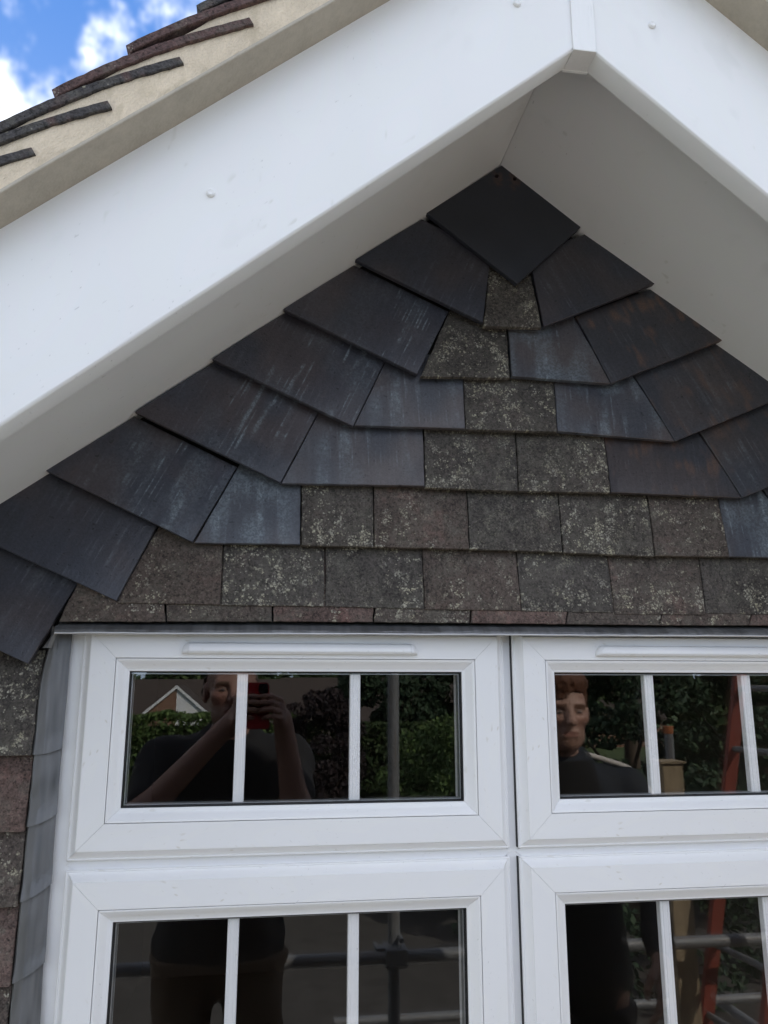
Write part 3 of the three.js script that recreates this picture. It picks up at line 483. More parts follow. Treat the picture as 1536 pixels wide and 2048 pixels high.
for (const [x0, x1, y0, y1, id] of sashes) {
  const s = cluster(win, 'sash'), o = [x0, x1, y0, y1];
  for (const side of ['top', 'bottom', 'left', 'right']) {
    sub(s, side === 'top' || side === 'bottom' ? 'rail' : 'stile', mitred(o, side, RAIL_PROFILE, 0.00022), UPVC_WIN);
    sub(s, 'glazing_bead', mitred(o, side, BEAD_PROFILE, 0.0002), UPVC_WIN);
  }
  // carcase of the sash behind the visible face
  const F = (d, za, zc) => merge([box(x0 + d[0], x1 - d[0], Y(y1 - d[1]), Y(y1 - d[0]), za, zc), box(x0 + d[0], x1 - d[0], Y(y0 + d[0]), Y(y0 + d[1]), za, zc), box(x0 + d[0], x0 + d[1], Y(y0 + d[1]), Y(y1 - d[1]), za, zc), box(x1 - d[1], x1 - d[0], Y(y0 + d[1]), Y(y1 - d[1]), za, zc)]);
  sub(s, 'core', F([0.028, 0.0728], -0.092, -0.0335), UPVC_WIN);
  sub(s, 'gasket', F([0.0737, 0.0752], -0.0349, -0.0312), RUBBER);
  sub(s, 'edge_seal', F([0.0700, 0.0762], -0.0548, -0.0392), RUBBER);
  sub(s, 'spacer', F([0.0763, 0.0780], -0.0548, -0.0392), ALU);
  const gx0 = x0 + 0.070, gx1 = x1 - 0.070, gy0 = y0 + 0.070, gy1 = y1 - 0.070;
  sub(s, 'glass_pane', box(gx0, gx1, Y(gy0), Y(gy1), -0.0390, -0.0350), GLASS);
  sub(s, 'glass_pane', box(gx0, gx1, Y(gy0), Y(gy1), -0.0590, -0.0550), GLASS_INNER);
  const vis0 = x0 + 0.0740, vis1 = x1 - 0.0740;
  for (const f of [1, 2]) {
    const c = lerp(vis0, vis1, f / 3) + (f === 1 ? -0.0035 : 0.0015), h = 0.0086, p = [[-h, -0.0525], [-h, -0.0408], [-h + 0.001, -0.0398], [-0.0046, -0.0398], [-0.0043, -0.0404], [-0.0037, -0.0404], [-0.0034, -0.0396], [0.0034, -0.0396], [0.0037, -0.0404], [0.0043, -0.0404], [0.0046, -0.0398], [h - 0.001, -0.0398], [h, -0.0408], [h, -0.0525]];
    sub(s, 'glazing_bar', sweep([gy0 + 0.004, gy1 - 0.004].map((yy) => p.map(([a, z]) => [c + a, Y(yy), z])), 0.3), UPVC_WIN);
  }
  if (VENT_X[id]) {
    const [a, b] = VENT_X[id], yb = 0.0535, yt = 0.0715, D = [[yb, SASH], [yb, SASH + 0.0085], [yb + 0.0008, SASH + 0.0096], [yb + 0.0034, SASH + 0.0112], [yb + 0.0040, SASH + 0.0106], [yb + 0.0046, SASH + 0.0114], [yb + 0.0105, SASH + 0.0104], [yb + 0.0145, SASH + 0.0080], [yb + 0.0172, SASH + 0.0045], [yt, SASH]];
    sub(s, 'trickle_vent', sweep([a + 0.0118, b - 0.0118].map((xx) => D.map(([y, z]) => [xx, Y(y), z])).map((q) => q), 0.5), UPVC_WIN);
    for (const e of [-1, 1]) {
      const rings = [];
      for (let i = 0; i <= 8; i++) { const th = i / 8 * Math.PI / 2, k = Math.max(0.02, Math.cos(th)), xx = e < 0 ? a + 0.0115 - 0.0115 * Math.sin(th) : b - 0.0115 + 0.0115 * Math.sin(th); rings.push(D.map(([y, z]) => [xx, Y(yb + (y - yb) * lerp(1, k, 0.92)), SASH + (z - SASH) * (0.25 + 0.75 * k) * (1.03)])); }
      sub(s, 'vent_end_cap', sweep(e < 0 ? rings.reverse() : rings, 0.8), UPVC_WIN);
    }
  }
}

// ---------------------------------------------------------------- the house behind: a room coloured dark as if unlit, cheeks, main roof
{
  const h = thing('main_house', 'brick house body behind the gable, with an unseen higher tiled ridge added for shade', 'house', [APEX, 0, -5]);
  const brick = surface(texture(512, 1, (u, v) => { const k = 0.8 + 0.3 * N64(u, v) - 0.15; return [0.24 * k, 0.13 * k, 0.09 * k, 0.5, 0.9]; }));
  part(h, 'room_floor', box(-1.0, 1.85, Y(-1.55), Y(-1.45), -3.3, -0.285), DARKENED_ROOM);
  part(h, 'room_ceiling', box(-0.58, 1.43, Y(0.13), Y(0.17), -3.3, -0.285), DARKENED_ROOM);
  for (const g of [box(-0.66, -0.58, Y(-1.44), Y(0.06), -3.3, -0.285), box(1.43, 1.51, Y(-1.44), Y(0.06), -3.3, -0.285), box(-0.66, 1.51, Y(-1.55), Y(0.17), -3.4, -3.301)]) part(h, 'room_wall', g, DARKENED_ROOM);
  for (const g of [box(-6.0, -1.055, 0, Y(-0.2), -0.9, -0.6), box(1.905, 6.8, 0, Y(-0.2), -0.9, -0.6), box(-1.058, -1.051, 0, Y(-0.2), -0.5995, -0.04), box(1.901, 1.908, 0, Y(-0.2), -0.5995, -0.04)]) part(h, 'wall', g, brick);
  const zr = -4.2, yr = Y(3.3), ze = -0.95, ye = Y(-0.15);  // unseen ridge set high so that the roof throws shade in front
  const zm = -3.46, ym = lerp(ye, yr, (zm - ze) / (zr - ze));
  for (const [xa, xb, za, ya] of [[-6.4, -1.06, ze, ye], [1.91, 7.2, ze, ye], [-1.059, 1.909, zm, ym], [-6.4, 7.2, 2 * zr - ze, ye]]) { // the front slope stops either side of the gable
    const L = Math.hypot(yr - ya, zr - za), g = rawGeo([xa, ya, za, xb, ya, za, xb, yr, zr, xa, yr, zr, xa, ya - 0.2, za, xb, ya - 0.2, za, xb, yr - 0.2, zr, xa, yr - 0.2, zr], [0, 0, xb - xa, 0, xb - xa, L, 0, L, 0, 0, xb - xa, 0, xb - xa, L, 0, L], [0, 1, 2, 0, 2, 3, 4, 6, 5, 4, 7, 6, 0, 4, 5, 0, 5, 1, 0, 3, 7, 0, 7, 4, 1, 5, 6, 1, 6, 2]);
    part(h, 'roof', toCreasedNormals(plain(g), 0.1), ROOF_TILE[0]);
  }
  for (const x of [-6.0, 6.6]) part(h, 'gable_end', extrude([[-(ze), 0], [-(2 * zr - ze), 0], [-(2 * zr - ze), ye - 0.2], [-zr, yr - 0.2], [-ze, ye - 0.2]], 0.2, 0).rotateY(Math.PI / 2).translate(x, 0, 0), brick);
}

// ---------------------------------------------------------------- the place in front of the gable, seen in the panes
{
  const g = new THREE.PlaneGeometry(900, 900, 1, 1).rotateX(-Math.PI / 2); const uv = g.attributes.uv; for (let i = 0; i < uv.count; i++) uv.setXY(i, uv.getX(i) * 900, uv.getY(i) * 900);
  setting('ground', g, surface(texture(512, 3, (u, v) => { const k = 0.7 + 0.4 * N256(u, v) + 0.3 * (N16(u, v) - 0.5); return [0.075 * k, 0.115 * k, 0.035 * k, N256(u, v), 0.95]; }), { rough: 0.95 }));
  const d = new THREE.PlaneGeometry(34, 19.5).rotateX(-Math.PI / 2).translate(3, 0.006, 10.2), du = d.attributes.uv; for (let i = 0; i < du.count; i++) du.setXY(i, du.getX(i) * 34, du.getY(i) * 19.5);
  setting('driveway', d, surface(texture(512, 2.5, (u, v) => { const k = 0.7 + 0.45 * N512(u, v) + 0.35 * (N16(u, v) - 0.5); return [0.072 * k, 0.066 * k, 0.058 * k, N512(u, v), 0.95]; }), { rough: 0.95 }));
  { const c = new THREE.PlaneGeometry(34, 9.6).rotateX(-Math.PI / 2).translate(3, 0.012, 5.2), cu = c.attributes.uv; for (let i = 0; i < cu.count; i++) cu.setXY(i, cu.getX(i) * 34, cu.getY(i) * 9.6);  // unseen pale ground, added to bounce light up to the soffits
    setting('added_bounce_paving', c, surface(texture(512, 2.2, (u, v) => { const k = 0.85 + 0.2 * N512(u, v) + 0.2 * (N16(u, v) - 0.5); return [0.46 * k, 0.44 * k, 0.40 * k, N512(u, v), 0.95]; }), { rough: 0.95 })); }
  setting('kerb', box(-14, 20, 0, 0.12, 20.0, 20.15, 0.02), flat(0.32, 0.31, 0.29, 0.9));
}
// foliage: many small leaf faces through a volume, with a hollow, darker heart left to the light
function leaves(count, seed, at, size, tones) {
  const r = rng(seed), pos = [], col = [], nor = [], a = new THREE.Vector3(), b = new THREE.Vector3(), n = new THREE.Vector3();
  for (let i = 0; i < count; i++) {
    const p = at(r); if (!p) continue;
    a.set(r() - 0.5, r() - 0.5, r() - 0.5).normalize(); b.set(r() - 0.5, r() - 0.5, r() - 0.5).cross(a).normalize();
    const s = size * (0.6 + 0.8 * r()), w = s * 0.55; n.crossVectors(a, b);
    const q = (x, y) => [p[0] + a.x * x + b.x * y, p[1] + a.y * x + b.y * y, p[2] + a.z * x + b.z * y];
    const A = q(-s, 0), B = q(0, -w), C = q(s, 0), D = q(0, w);
    pos.push(...A, ...B, ...C, ...A, ...C, ...D);
    const t = tones[Math.floor(r() * tones.length)], k = 0.75 + 0.5 * r();
    for (let v = 0; v < 6; v++) { col.push(t[0] * k, t[1] * k, t[2] * k); nor.push(n.x, n.y, n.z); }
  }
  const g = rawGeo(pos); g.setAttribute('color', new THREE.Float32BufferAttribute(col, 3)); g.setAttribute('normal', new THREE.Float32BufferAttribute(nor, 3)); return g;
}
const LEAF = new THREE.MeshStandardMaterial({ vertexColors: true, roughness: 0.75, side: THREE.DoubleSide }), BARK = flat(0.10, 0.075, 0.055, 0.95);
const GREEN = [[0.035, 0.068, 0.020], [0.048, 0.080, 0.022], [0.028, 0.055, 0.018], [0.06, 0.092, 0.028]], DARKGREEN = [[0.030, 0.060, 0.028], [0.040, 0.072, 0.032], [0.024, 0.050, 0.026]], COPPER = [[0.024, 0.015, 0.017], [0.032, 0.019, 0.02], [0.018, 0.013, 0.015]], BRIGHT = [[0.075, 0.13, 0.032], [0.095, 0.15, 0.038], [0.055, 0.10, 0.026]];
function tree(name, label, [x, z], h, rx, tones, seed, shape = 'round', count = 7000, size = 0.13, group = 'trees beyond the driveway') {
  const t = thing(name, label, 'tree', [x, 0, z], group), r0 = rng(seed), trunk = [];
  trunk.push(tube([x, 0, z], [x + 0.1, h * 0.55, z], 0.05 * rx + 0.07, 10, 0.04 * rx + 0.03));
  for (let i = 0; i < 6; i++) { const a = r0() * 6.28, y = h * (0.25 + 0.3 * r0()); trunk.push(tube([x + 0.05, y, z], [x + Math.cos(a) * rx * 0.6, y + h * 0.2, z + Math.sin(a) * rx * 0.6], 0.05, 7, 0.015)); }
  part(t, 'trunk', merge(trunk), BARK);
  const lobes = []; const n = shape === 'conifer' ? 120 : 46;
  for (let i = 0; i < n; i++) {
    const a = r0() * 6.28;
    if (shape === 'conifer') { const f = Math.pow(r0(), 0.8), R = rx * (1 - f) * (0.75 + 0.35 * r0()) + 0.15; lobes.push([x + Math.cos(a) * R, h * (0.06 + 0.93 * f) - 0.1 * R, z + Math.sin(a) * R, 0.22 * rx * (1.15 - f)]); }
    else { const e = Math.asin(2 * r0() - 1), k = 0.62 + 0.3 * r0(); lobes.push([x + Math.cos(a) * Math.cos(e) * rx * k, h * 0.60 + Math.sin(e) * h * 0.38 * k, z + Math.sin(a) * Math.cos(e) * rx * k, rx * (0.22 + 0.16 * r0())]); }
  }
  part(t, 'crown', leaves(count, seed + 1, (r) => { const l = lobes[Math.floor(r() * n)], u = 2 * r() - 1, a = r() * 6.28, q = Math.sqrt(1 - u * u), R = l[3] * Math.cbrt(0.35 + 0.65 * r()); return [l[0] + R * q * Math.cos(a), Math.max(0.1, l[1] + R * u * 0.8), l[2] + R * q * Math.sin(a)]; }, size, tones), LEAF);
}
function hedge(label, x0, x1, z, h, depth, tones, seed, count, size = 0.07) {
  const t = thing('hedge', label, 'hedge', [(x0 + x1) / 2, 0, z], 'clipped hedges');
  part(t, 'branches', box(x0 + 0.3, x1 - 0.3, 0, h - 0.35, z - depth * 0.28, z + depth * 0.28, 0.1), flat(0.018, 0.026, 0.012, 1));
  part(t, 'foliage', leaves(count, seed, (r) => { const x = lerp(x0, x1, r()), top = r() < 0.25, hh = h + 0.18 * PN.noise(x * 0.9, 3, seed) + 0.1 * PN.noise(x * 3, 1, seed), y = top ? hh - 0.16 * r() : r() * hh, zz = top ? (r() - 0.5) * depth : (r() < 0.8 ? -1 : 1) * (depth / 2 - 0.22 * r()) + 0.2 * PN.noise(x * 1.3, y * 1.5, seed); return [x, y, z + zz]; }, size, tones), LEAF);
}
hedge('tall light green hedge below the bungalow with the half white gable', -13, 1.0, 23.5, 4.25, 1.6, BRIGHT, 301, 48000);
hedge('tall darker hedge mirrored behind the scaffold pole', 1.2, 9.5, 22.5, 4.0, 1.8, GREEN, 302, 30000);
tree('purple_tree', 'small dark purple-leaved tree mirrored beside the red phone', [1.5, 21.2], 5.6, 1.25, COPPER, 311, 'round', 16000, 0.06);
tree('shrub_tree', 'rounded light green tree mirrored behind the scaffold pole', [5.0, 18.6], 4.5, 1.9, BRIGHT, 313, 'round', 18000, 0.06);
tree('conifer_tree', 'broad dark conifer mirrored behind the man in the navy jacket', [7.4, 14.6], 8.6, 2.7, DARKGREEN, 315, 'conifer', 36000, 0.075);
tree('conifer_tree', 'dark conifer mirrored between the glazing bars beside the red ladder', [11.2, 15.8], 9.4, 3.1, DARKGREEN, 317, 'conifer', 36000, 0.08);
tree('conifer_tree', 'dark conifer standing behind the purple-leaved tree', [8.6, 27.5], 8.2, 2.8, GREEN, 319, 'conifer', 18000, 0.11);
tree('evergreen_tree', 'dark evergreen tree mirrored just behind the scaffold pole', [4.1, 24.6], 7.4, 1.9, DARKGREEN, 331, 'round', 22000, 0.08);
tree('evergreen_tree', 'dark evergreen tree mirrored near the edge of the first sash', [7.0, 25.2], 7.8, 2.1, GREEN, 333, 'round', 22000, 0.08);
tree('broad_tree', 'broad green tree left of the bungalow roof', [-17.5, 46], 9.0, 4.2, GREEN, 321, 'round', 9000, 0.22);
tree('broad_tree', 'large green tree rising behind the bungalow ridge', [-4.0, 56], 8.5, 4.6, GREEN, 323, 'round', 9000, 0.25);
tree('broad_tree', 'wide green tree behind the two distant roofs', [20, 58], 9.0, 6.0, GREEN, 325, 'round', 9000, 0.28);
{ // the far belt of trees that closes the view
  const g = leaves(26000, 330, (r) => { const a = lerp(-1.35, 1.35, r()), R = 84 + 9 * r(), x = Math.sin(a) * R, z = Math.cos(a) * R, top = 6.6 + 3.2 * fbm(a * 9, 2, 1, 3) + 1.6 * PN.noise(a * 60, 1, 4); return [x, Math.pow(r(), 0.7) * top, z]; }, 0.55, GREEN);
  const m = shade(new THREE.Mesh(g, LEAF)); m.name = 'far_woodland'; tag(m, 'far belt of green trees closing the view beyond the roofs', 'woodland', null, 'stuff'); scene.add(m);
}
const BRICK = surface(texture(512, 1.35, (u, v) => { const row = Math.floor(v * 18), fv = v * 18 - row, fu = (u * 6 + (row % 2) * 0.5) % 1, mo = fv < 0.13 || fu < 0.045, k = 0.8 + 0.4 * (N64(u, v) - 0.5); return mo ? [0.34, 0.30, 0.25, 0.2, 0.95] : [0.27 * k, 0.135 * k, 0.085 * k, 0.6, 0.9]; }), { rough: 0.9 });
const FAR_ROOF = surface(texture(512, 2, (u, v) => { const row = Math.floor(v * 12), fv = v * 12 - row, k = (0.75 + 0.4 * (N64(u, v) - 0.5)) * (fv < 0.12 ? 0.6 : 1); return [0.085 * k, 0.066 * k, 0.056 * k, fv, 0.9]; }), { rough: 0.9 });
const WHITE_PAINT = flat(0.78, 0.79, 0.80, 0.6), FAR_GLASS = flat(0.03, 0.035, 0.04, 0.08);
function bungalow(label, x, z, w, ridge, gable) {
  const b = thing('bungalow', label, 'bungalow', [x, 0, z], 'bungalows beyond the hedge'), d = 7, e = 2.5;
  part(b, 'wall', box(x - w / 2, x + w / 2, 0, e, z, z + d), BRICK);
  for (const s of [0, 1]) {
    const za = s ? z + d + 0.4 : z - 0.4, zr = z + d / 2, g = rawGeo([x - w / 2 - 0.3, e - 0.1, za, x + w / 2 + 0.3, e - 0.1, za, x + w / 2 + 0.3, ridge, zr, x - w / 2 - 0.3, ridge, zr], [0, 0, w, 0, w, 4.6, 0, 4.6], [0, 1, 2, 0, 2, 3]);
    const g2 = g.clone().translate(0, -0.15, 0); part(b, 'roof', toCreasedNormals(merge([g, g2]), 0.1), FAR_ROOF);
  }
  for (const s of [-1, 1]) part(b, 'gable_end', extrude([[0, e - 0.12], [-d, e - 0.12], [-d / 2, ridge - 0.2]], 0.2, 0).rotateY(Math.PI / 2).translate(x + (s < 0 ? -w / 2 : w / 2 - 0.2), 0, z), BRICK);
  for (const f of [-0.3, 0.28]) { const wd = cluster(b, 'far_window'); sub(wd, 'frame', box(x + f * w - 0.75, x + f * w + 0.75, 0.9, 2.1, z - 0.06, z - 0.002), WHITE_PAINT); for (const q of [-0.37, 0.37]) sub(wd, 'pane', box(x + f * w + q - 0.32, x + f * w + q + 0.32, 0.98, 2.02, z - 0.075, z - 0.062), FAR_GLASS); }
  part(b, 'chimney', box(x + w * 0.22, x + w * 0.22 + 0.7, ridge - 0.8, ridge + 0.75, z + d / 2 - 0.3, z + d / 2 + 0.3), BRICK);
  if (gable) {
    const [gx, half, top, mode] = gable, gz = z - 1.6, k = 0.84, base = top - half * k;
    part(b, 'porch_gable', extrude([[gx - half, 0], [gx, 0], [gx, top], [gx - half, base]], 0.22, gz), BRICK);
    part(b, 'porch_panel', extrude([[gx + 0.001, 0], [gx + half, 0], [gx + half, base], [gx + 0.001, top]], 0.20, gz), WHITE_PAINT);
    for (const s of [-1, 1]) {
      const q = extrude([[gx, top + 0.02], [gx + s * (half + 0.25), base - 0.25 * k + 0.02], [gx + s * (half + 0.25), base - 0.25 * k + 0.18], [gx, top + 0.18]], 0.08, gz - 0.12);
      part(b, 'fascia', q, WHITE_PAINT);
      const rp = rawGeo([gx, top + 0.2, gz - 0.12, gx + s * (half + 0.27), base - 0.27 * k + 0.2, gz - 0.12, gx + s * (half + 0.27), base - 0.27 * k + 0.2, z + 2.6, gx, top + 0.2, z + 2.6], [0, 0, 2, 0, 2, 4, 0, 4], [0, 1, 2, 0, 2, 3]);
      part(b, 'porch_roof', toCreasedNormals(merge([rp, rp.clone().translate(0, -0.08, 0)]), 0.1), FAR_ROOF);
    }
  }
}
bungalow('bungalow with a brown roof and a half white, half brick gable', -5.5, 39.6, 13, 5.45, [-4.1, 1.25, 4.95]);
bungalow('bungalow whose brown roof shows right of the red phone', 6.2, 44, 10, 5.6, null);
bungalow('farther bungalow with a small pale gable beside the auburn-haired man', 27, 66, 15, 5.9, [24.6, 1.6, 5.2]);

// ---------------------------------------------------------------- scaffold
const DECK = 3.36;
{
  const s = thing('scaffold', 'grey tubular scaffold with guard rails, mirrored in the window panes', 'scaffold', [0.5, 0, 1.6]);
  const R = 0.0242, st = (x, z, top) => part(s, 'standard', tube([x, 0, z], [x, top, z], R), GALV);
  st(0.545, 2.06, 6.6); st(-1.55, 2.06, 6.4); st(-1.55, 0.62, 4.1); st(2.62, 0.62, 4.2); st(3.6, 2.06, 6.4);
  const capped = st(2.30, 3.05, 4.76); part(s, 'end_cap', tube([2.30, 4.745, 3.05], [2.30, 4.785, 3.05], R + 0.003), flat(0.40, 0.13, 0.045, 0.6));
  for (const y of [3.965, 4.42]) if (y < 4) part(s, 'guard_rail', tube([-2.0, y, 2.012], [4.0, y, 2.012], R), GALV);
  part(s, 'ledger', tube([-2.0, DECK - 0.115, 2.012], [4.0, DECK - 0.115, 2.012], R), GALV);
  part(s, 'ledger', tube([-2.0, DECK - 0.115, 0.572], [4.0, DECK - 0.115, 0.572], R), GALV);
  for (const x of [-1.5, 0.60, 2.56, 3.54]) part(s, 'transom_tube', tube([x, DECK - 0.066, 0.3], [x, DECK - 0.066, 3.2], R), GALV);
  part(s, 'ledger', tube([0.4, DECK - 0.02, 3.10], [3.2, DECK - 0.02, 3.10], R), GALV);
  for (const [x, y, z] of [[0.545, 3.965, 2.036], [-1.55, 3.965, 2.036], [3.6, 3.965, 2.036], [0.545, DECK - 0.115, 2.036], [-1.55, DECK - 0.115, 2.036]]) {
    part(s, 'coupler', merge([box(x - 0.045, x + 0.045, y - 0.036, y + 0.036, z - 0.058, z + 0.058, 0.010), tube([x - 0.07, y + 0.02, z - 0.02], [x - 0.07, y + 0.02, z + 0.07], 0.010, 8), tube([x + 0.02, y + 0.062, z - 0.05], [x + 0.02, y + 0.062, z + 0.02], 0.010, 8), box(x - 0.078, x - 0.04, y + 0.005, y + 0.035, z - 0.03, z + 0.02, 0.004)]), GALV);
  }
  const woodT = surface(texture(512, 0.9, (u, v) => { const g = N128(u, v, 0.0625, 1), k = 0.75 + 0.4 * g + 0.25 * (N16(u, v) - 0.5); return [0.36 * k, 0.28 * k, 0.18 * k, g, 0.85]; }), { rough: 0.85 });
  for (let i = 0; i < 5; i++) {
    const z = 0.42 + i * 0.232, b = tag(shade(new THREE.Mesh(box(-2.0, 3.9, 0, 0.038, z, z + 0.225, 0.005).translate(0, DECK - 0.04, 0), woodT)), ['weathered scaffold board nearest the window wall', 'weathered scaffold board second from the window wall', 'weathered scaffold board in the middle of the platform', 'weathered scaffold board second from the guard rail', 'weathered scaffold board nearest the guard rail'][i], 'board', 'scaffold boards of the platform');
    b.name = numbered('scaffold_board'); scene.add(b);
  }
  const p = thing('timber_post', 'sawn square timber post standing beyond the platform, mirrored low in the glass', 'post', [1.85, 0, 1.9]);
  part(p, 'post', box(1.795, 1.895, 0, 4.66, 2.16, 2.26, 0.006), woodT);
  part(p, 'capping', box(1.785, 1.905, 4.661, 4.674, 2.15, 2.27, 0.003), woodT);
}
{
  const l = thing('ladder', 'red ladder with grey rungs leaning against the scaffold', 'ladder', [1.9, 0, 2.0]), red = flat(0.24, 0.048, 0.030, 0.6);
  const A0 = [1.18, 0.02, 2.22], A1 = [2.36, 5.55, 2.22], B0 = [1.22, 0.02, 1.86], B1 = [2.40, 5.55, 1.86];
  for (const [a, b] of [[A0, A1], [B0, B1]]) { const g = tube(a, b, 0.5, 4); const d = new THREE.Vector3(...b).sub(new THREE.Vector3(...a)), q = new RoundedBoxGeometry(0.058, d.length(), 0.030, 2, 0.004).applyQuaternion(new THREE.Quaternion().setFromUnitVectors(new THREE.Vector3(0, 1, 0), d.clone().normalize())).translate((a[0] + b[0]) / 2, (a[1] + b[1]) / 2, (a[2] + b[2]) / 2); part(l, 'stile', q, red); }
  for (let k = 1; k < 20; k++) { const t = k / 20, f = (a, b) => a.map((v, i) => lerp(v, b[i], t)); part(l, 'rung', tube(f(A0, A1), f(B0, B1), 0.0145, 10), GALV); }
}

// ---------------------------------------------------------------- the two people on the platform
function surfaceNet(f, lo, hi, cell) { // skin of the field f < 0 on a grid, one vertex in each cell that it crosses
  const n = [0, 1, 2].map((k) => Math.ceil((hi[k] - lo[k]) / cell) + 1), sx = 1, sy = n[0], sz = n[0] * n[1], F = new Float32Array(n[0] * n[1] * n[2]);
  for (let k = 0, q = 0; k < n[2]; k++) for (let j = 0; j < n[1]; j++) for (let i = 0; i < n[0]; i++, q++) F[q] = f(lo[0] + i * cell, lo[1] + j * cell, lo[2] + k * cell);
  const at = new Int32Array(F.length).fill(-1), pos = [], idx = [], corner = [0, sx, sy, sx + sy, sz, sx + sz, sy + sz, sx + sy + sz], edges = [[0, 1], [2, 3], [4, 5], [6, 7], [0, 2], [1, 3], [4, 6], [5, 7], [0, 4], [1, 5], [2, 6], [3, 7]];
  for (let k = 0; k < n[2] - 1; k++) for (let j = 0; j < n[1] - 1; j++) for (let i = 0; i < n[0] - 1; i++) {
    const q = i + j * sy + k * sz; let m = 0; for (let c = 0; c < 8; c++) if (F[q + corner[c]] < 0) m |= 1 << c;
    if (m === 0 || m === 255) continue;
    let x = 0, y = 0, z = 0, c = 0;
    for (const [a, b] of edges) { const fa = F[q + corner[a]], fb = F[q + corner[b]]; if ((fa < 0) === (fb < 0)) continue; const t = fa / (fa - fb); x += lerp(a & 1, b & 1, t); y += lerp((a >> 1) & 1, (b >> 1) & 1, t); z += lerp(a >> 2, b >> 2, t); c++; }
    at[q] = pos.length / 3; pos.push(lo[0] + (i + x / c) * cell, lo[1] + (j + y / c) * cell, lo[2] + (k + z / c) * cell);
  }
  for (let k = 1; k < n[2] - 1; k++) for (let j = 1; j < n[1] - 1; j++) for (let i = 1; i < n[0] - 1; i++) {
    const q = i + j * sy + k * sz, a = F[q] < 0;
    for (const [s, u, v] of [[sx, sy, sz], [sy, sz, sx], [sz, sx, sy]]) {
      if ((F[q + s] < 0) === a) continue;
      const p = [at[q - u - v], at[q - v], at[q], at[q - u]]; if (p.some((w) => w < 0)) continue;
      if (a) idx.push(p[0], p[1], p[2], p[0], p[2], p[3]); else idx.push(p[0], p[2], p[1], p[0], p[3], p[2]);
    }
  }
  const g = rawGeo(pos, null, idx); g.computeVertexNormals();
  const uv = []; for (let i = 0; i < pos.length; i += 3) uv.push(pos[i] + pos[i + 2] * 0.6, pos[i + 1]); g.setAttribute('uv', new THREE.Float32BufferAttribute(uv, 2));
  return g;
}
const smin = (a, b, k) => { const h = Math.max(k - Math.abs(a - b), 0) / k; return Math.min(a, b) - h * h * k * 0.25; };
const smax = (a, b, k) => -smin(-a, -b, k);
function bone(a, b, ra, rb) { const d = [b[0] - a[0], b[1] - a[1], b[2] - a[2]], l2 = d[0] * d[0] + d[1] * d[1] + d[2] * d[2] + 1e-9; return (x, y, z) => { const px = x - a[0], py = y - a[1], pz = z - a[2], t = clamp((px * d[0] + py * d[1] + pz * d[2]) / l2), qx = px - d[0] * t, qy = py - d[1] * t, qz = pz - d[2] * t; return Math.sqrt(qx * qx + qy * qy + qz * qz) - lerp(ra, rb, t); }; }
function ball(c, r) { return (x, y, z) => { const a = (x - c[0]) / r[0], b = (y - c[1]) / r[1], d = (z - c[2]) / r[2], k = Math.sqrt(a * a + b * b + d * d); return (k - 1) * Math.min(r[0], r[1], r[2]) * (k < 1 ? 1 : 1); }; }
const blend = (list, k) => (x, y, z) => { let d = 1e3; for (const f of list) d = smin(d, f(x, y, z), k); return d; };
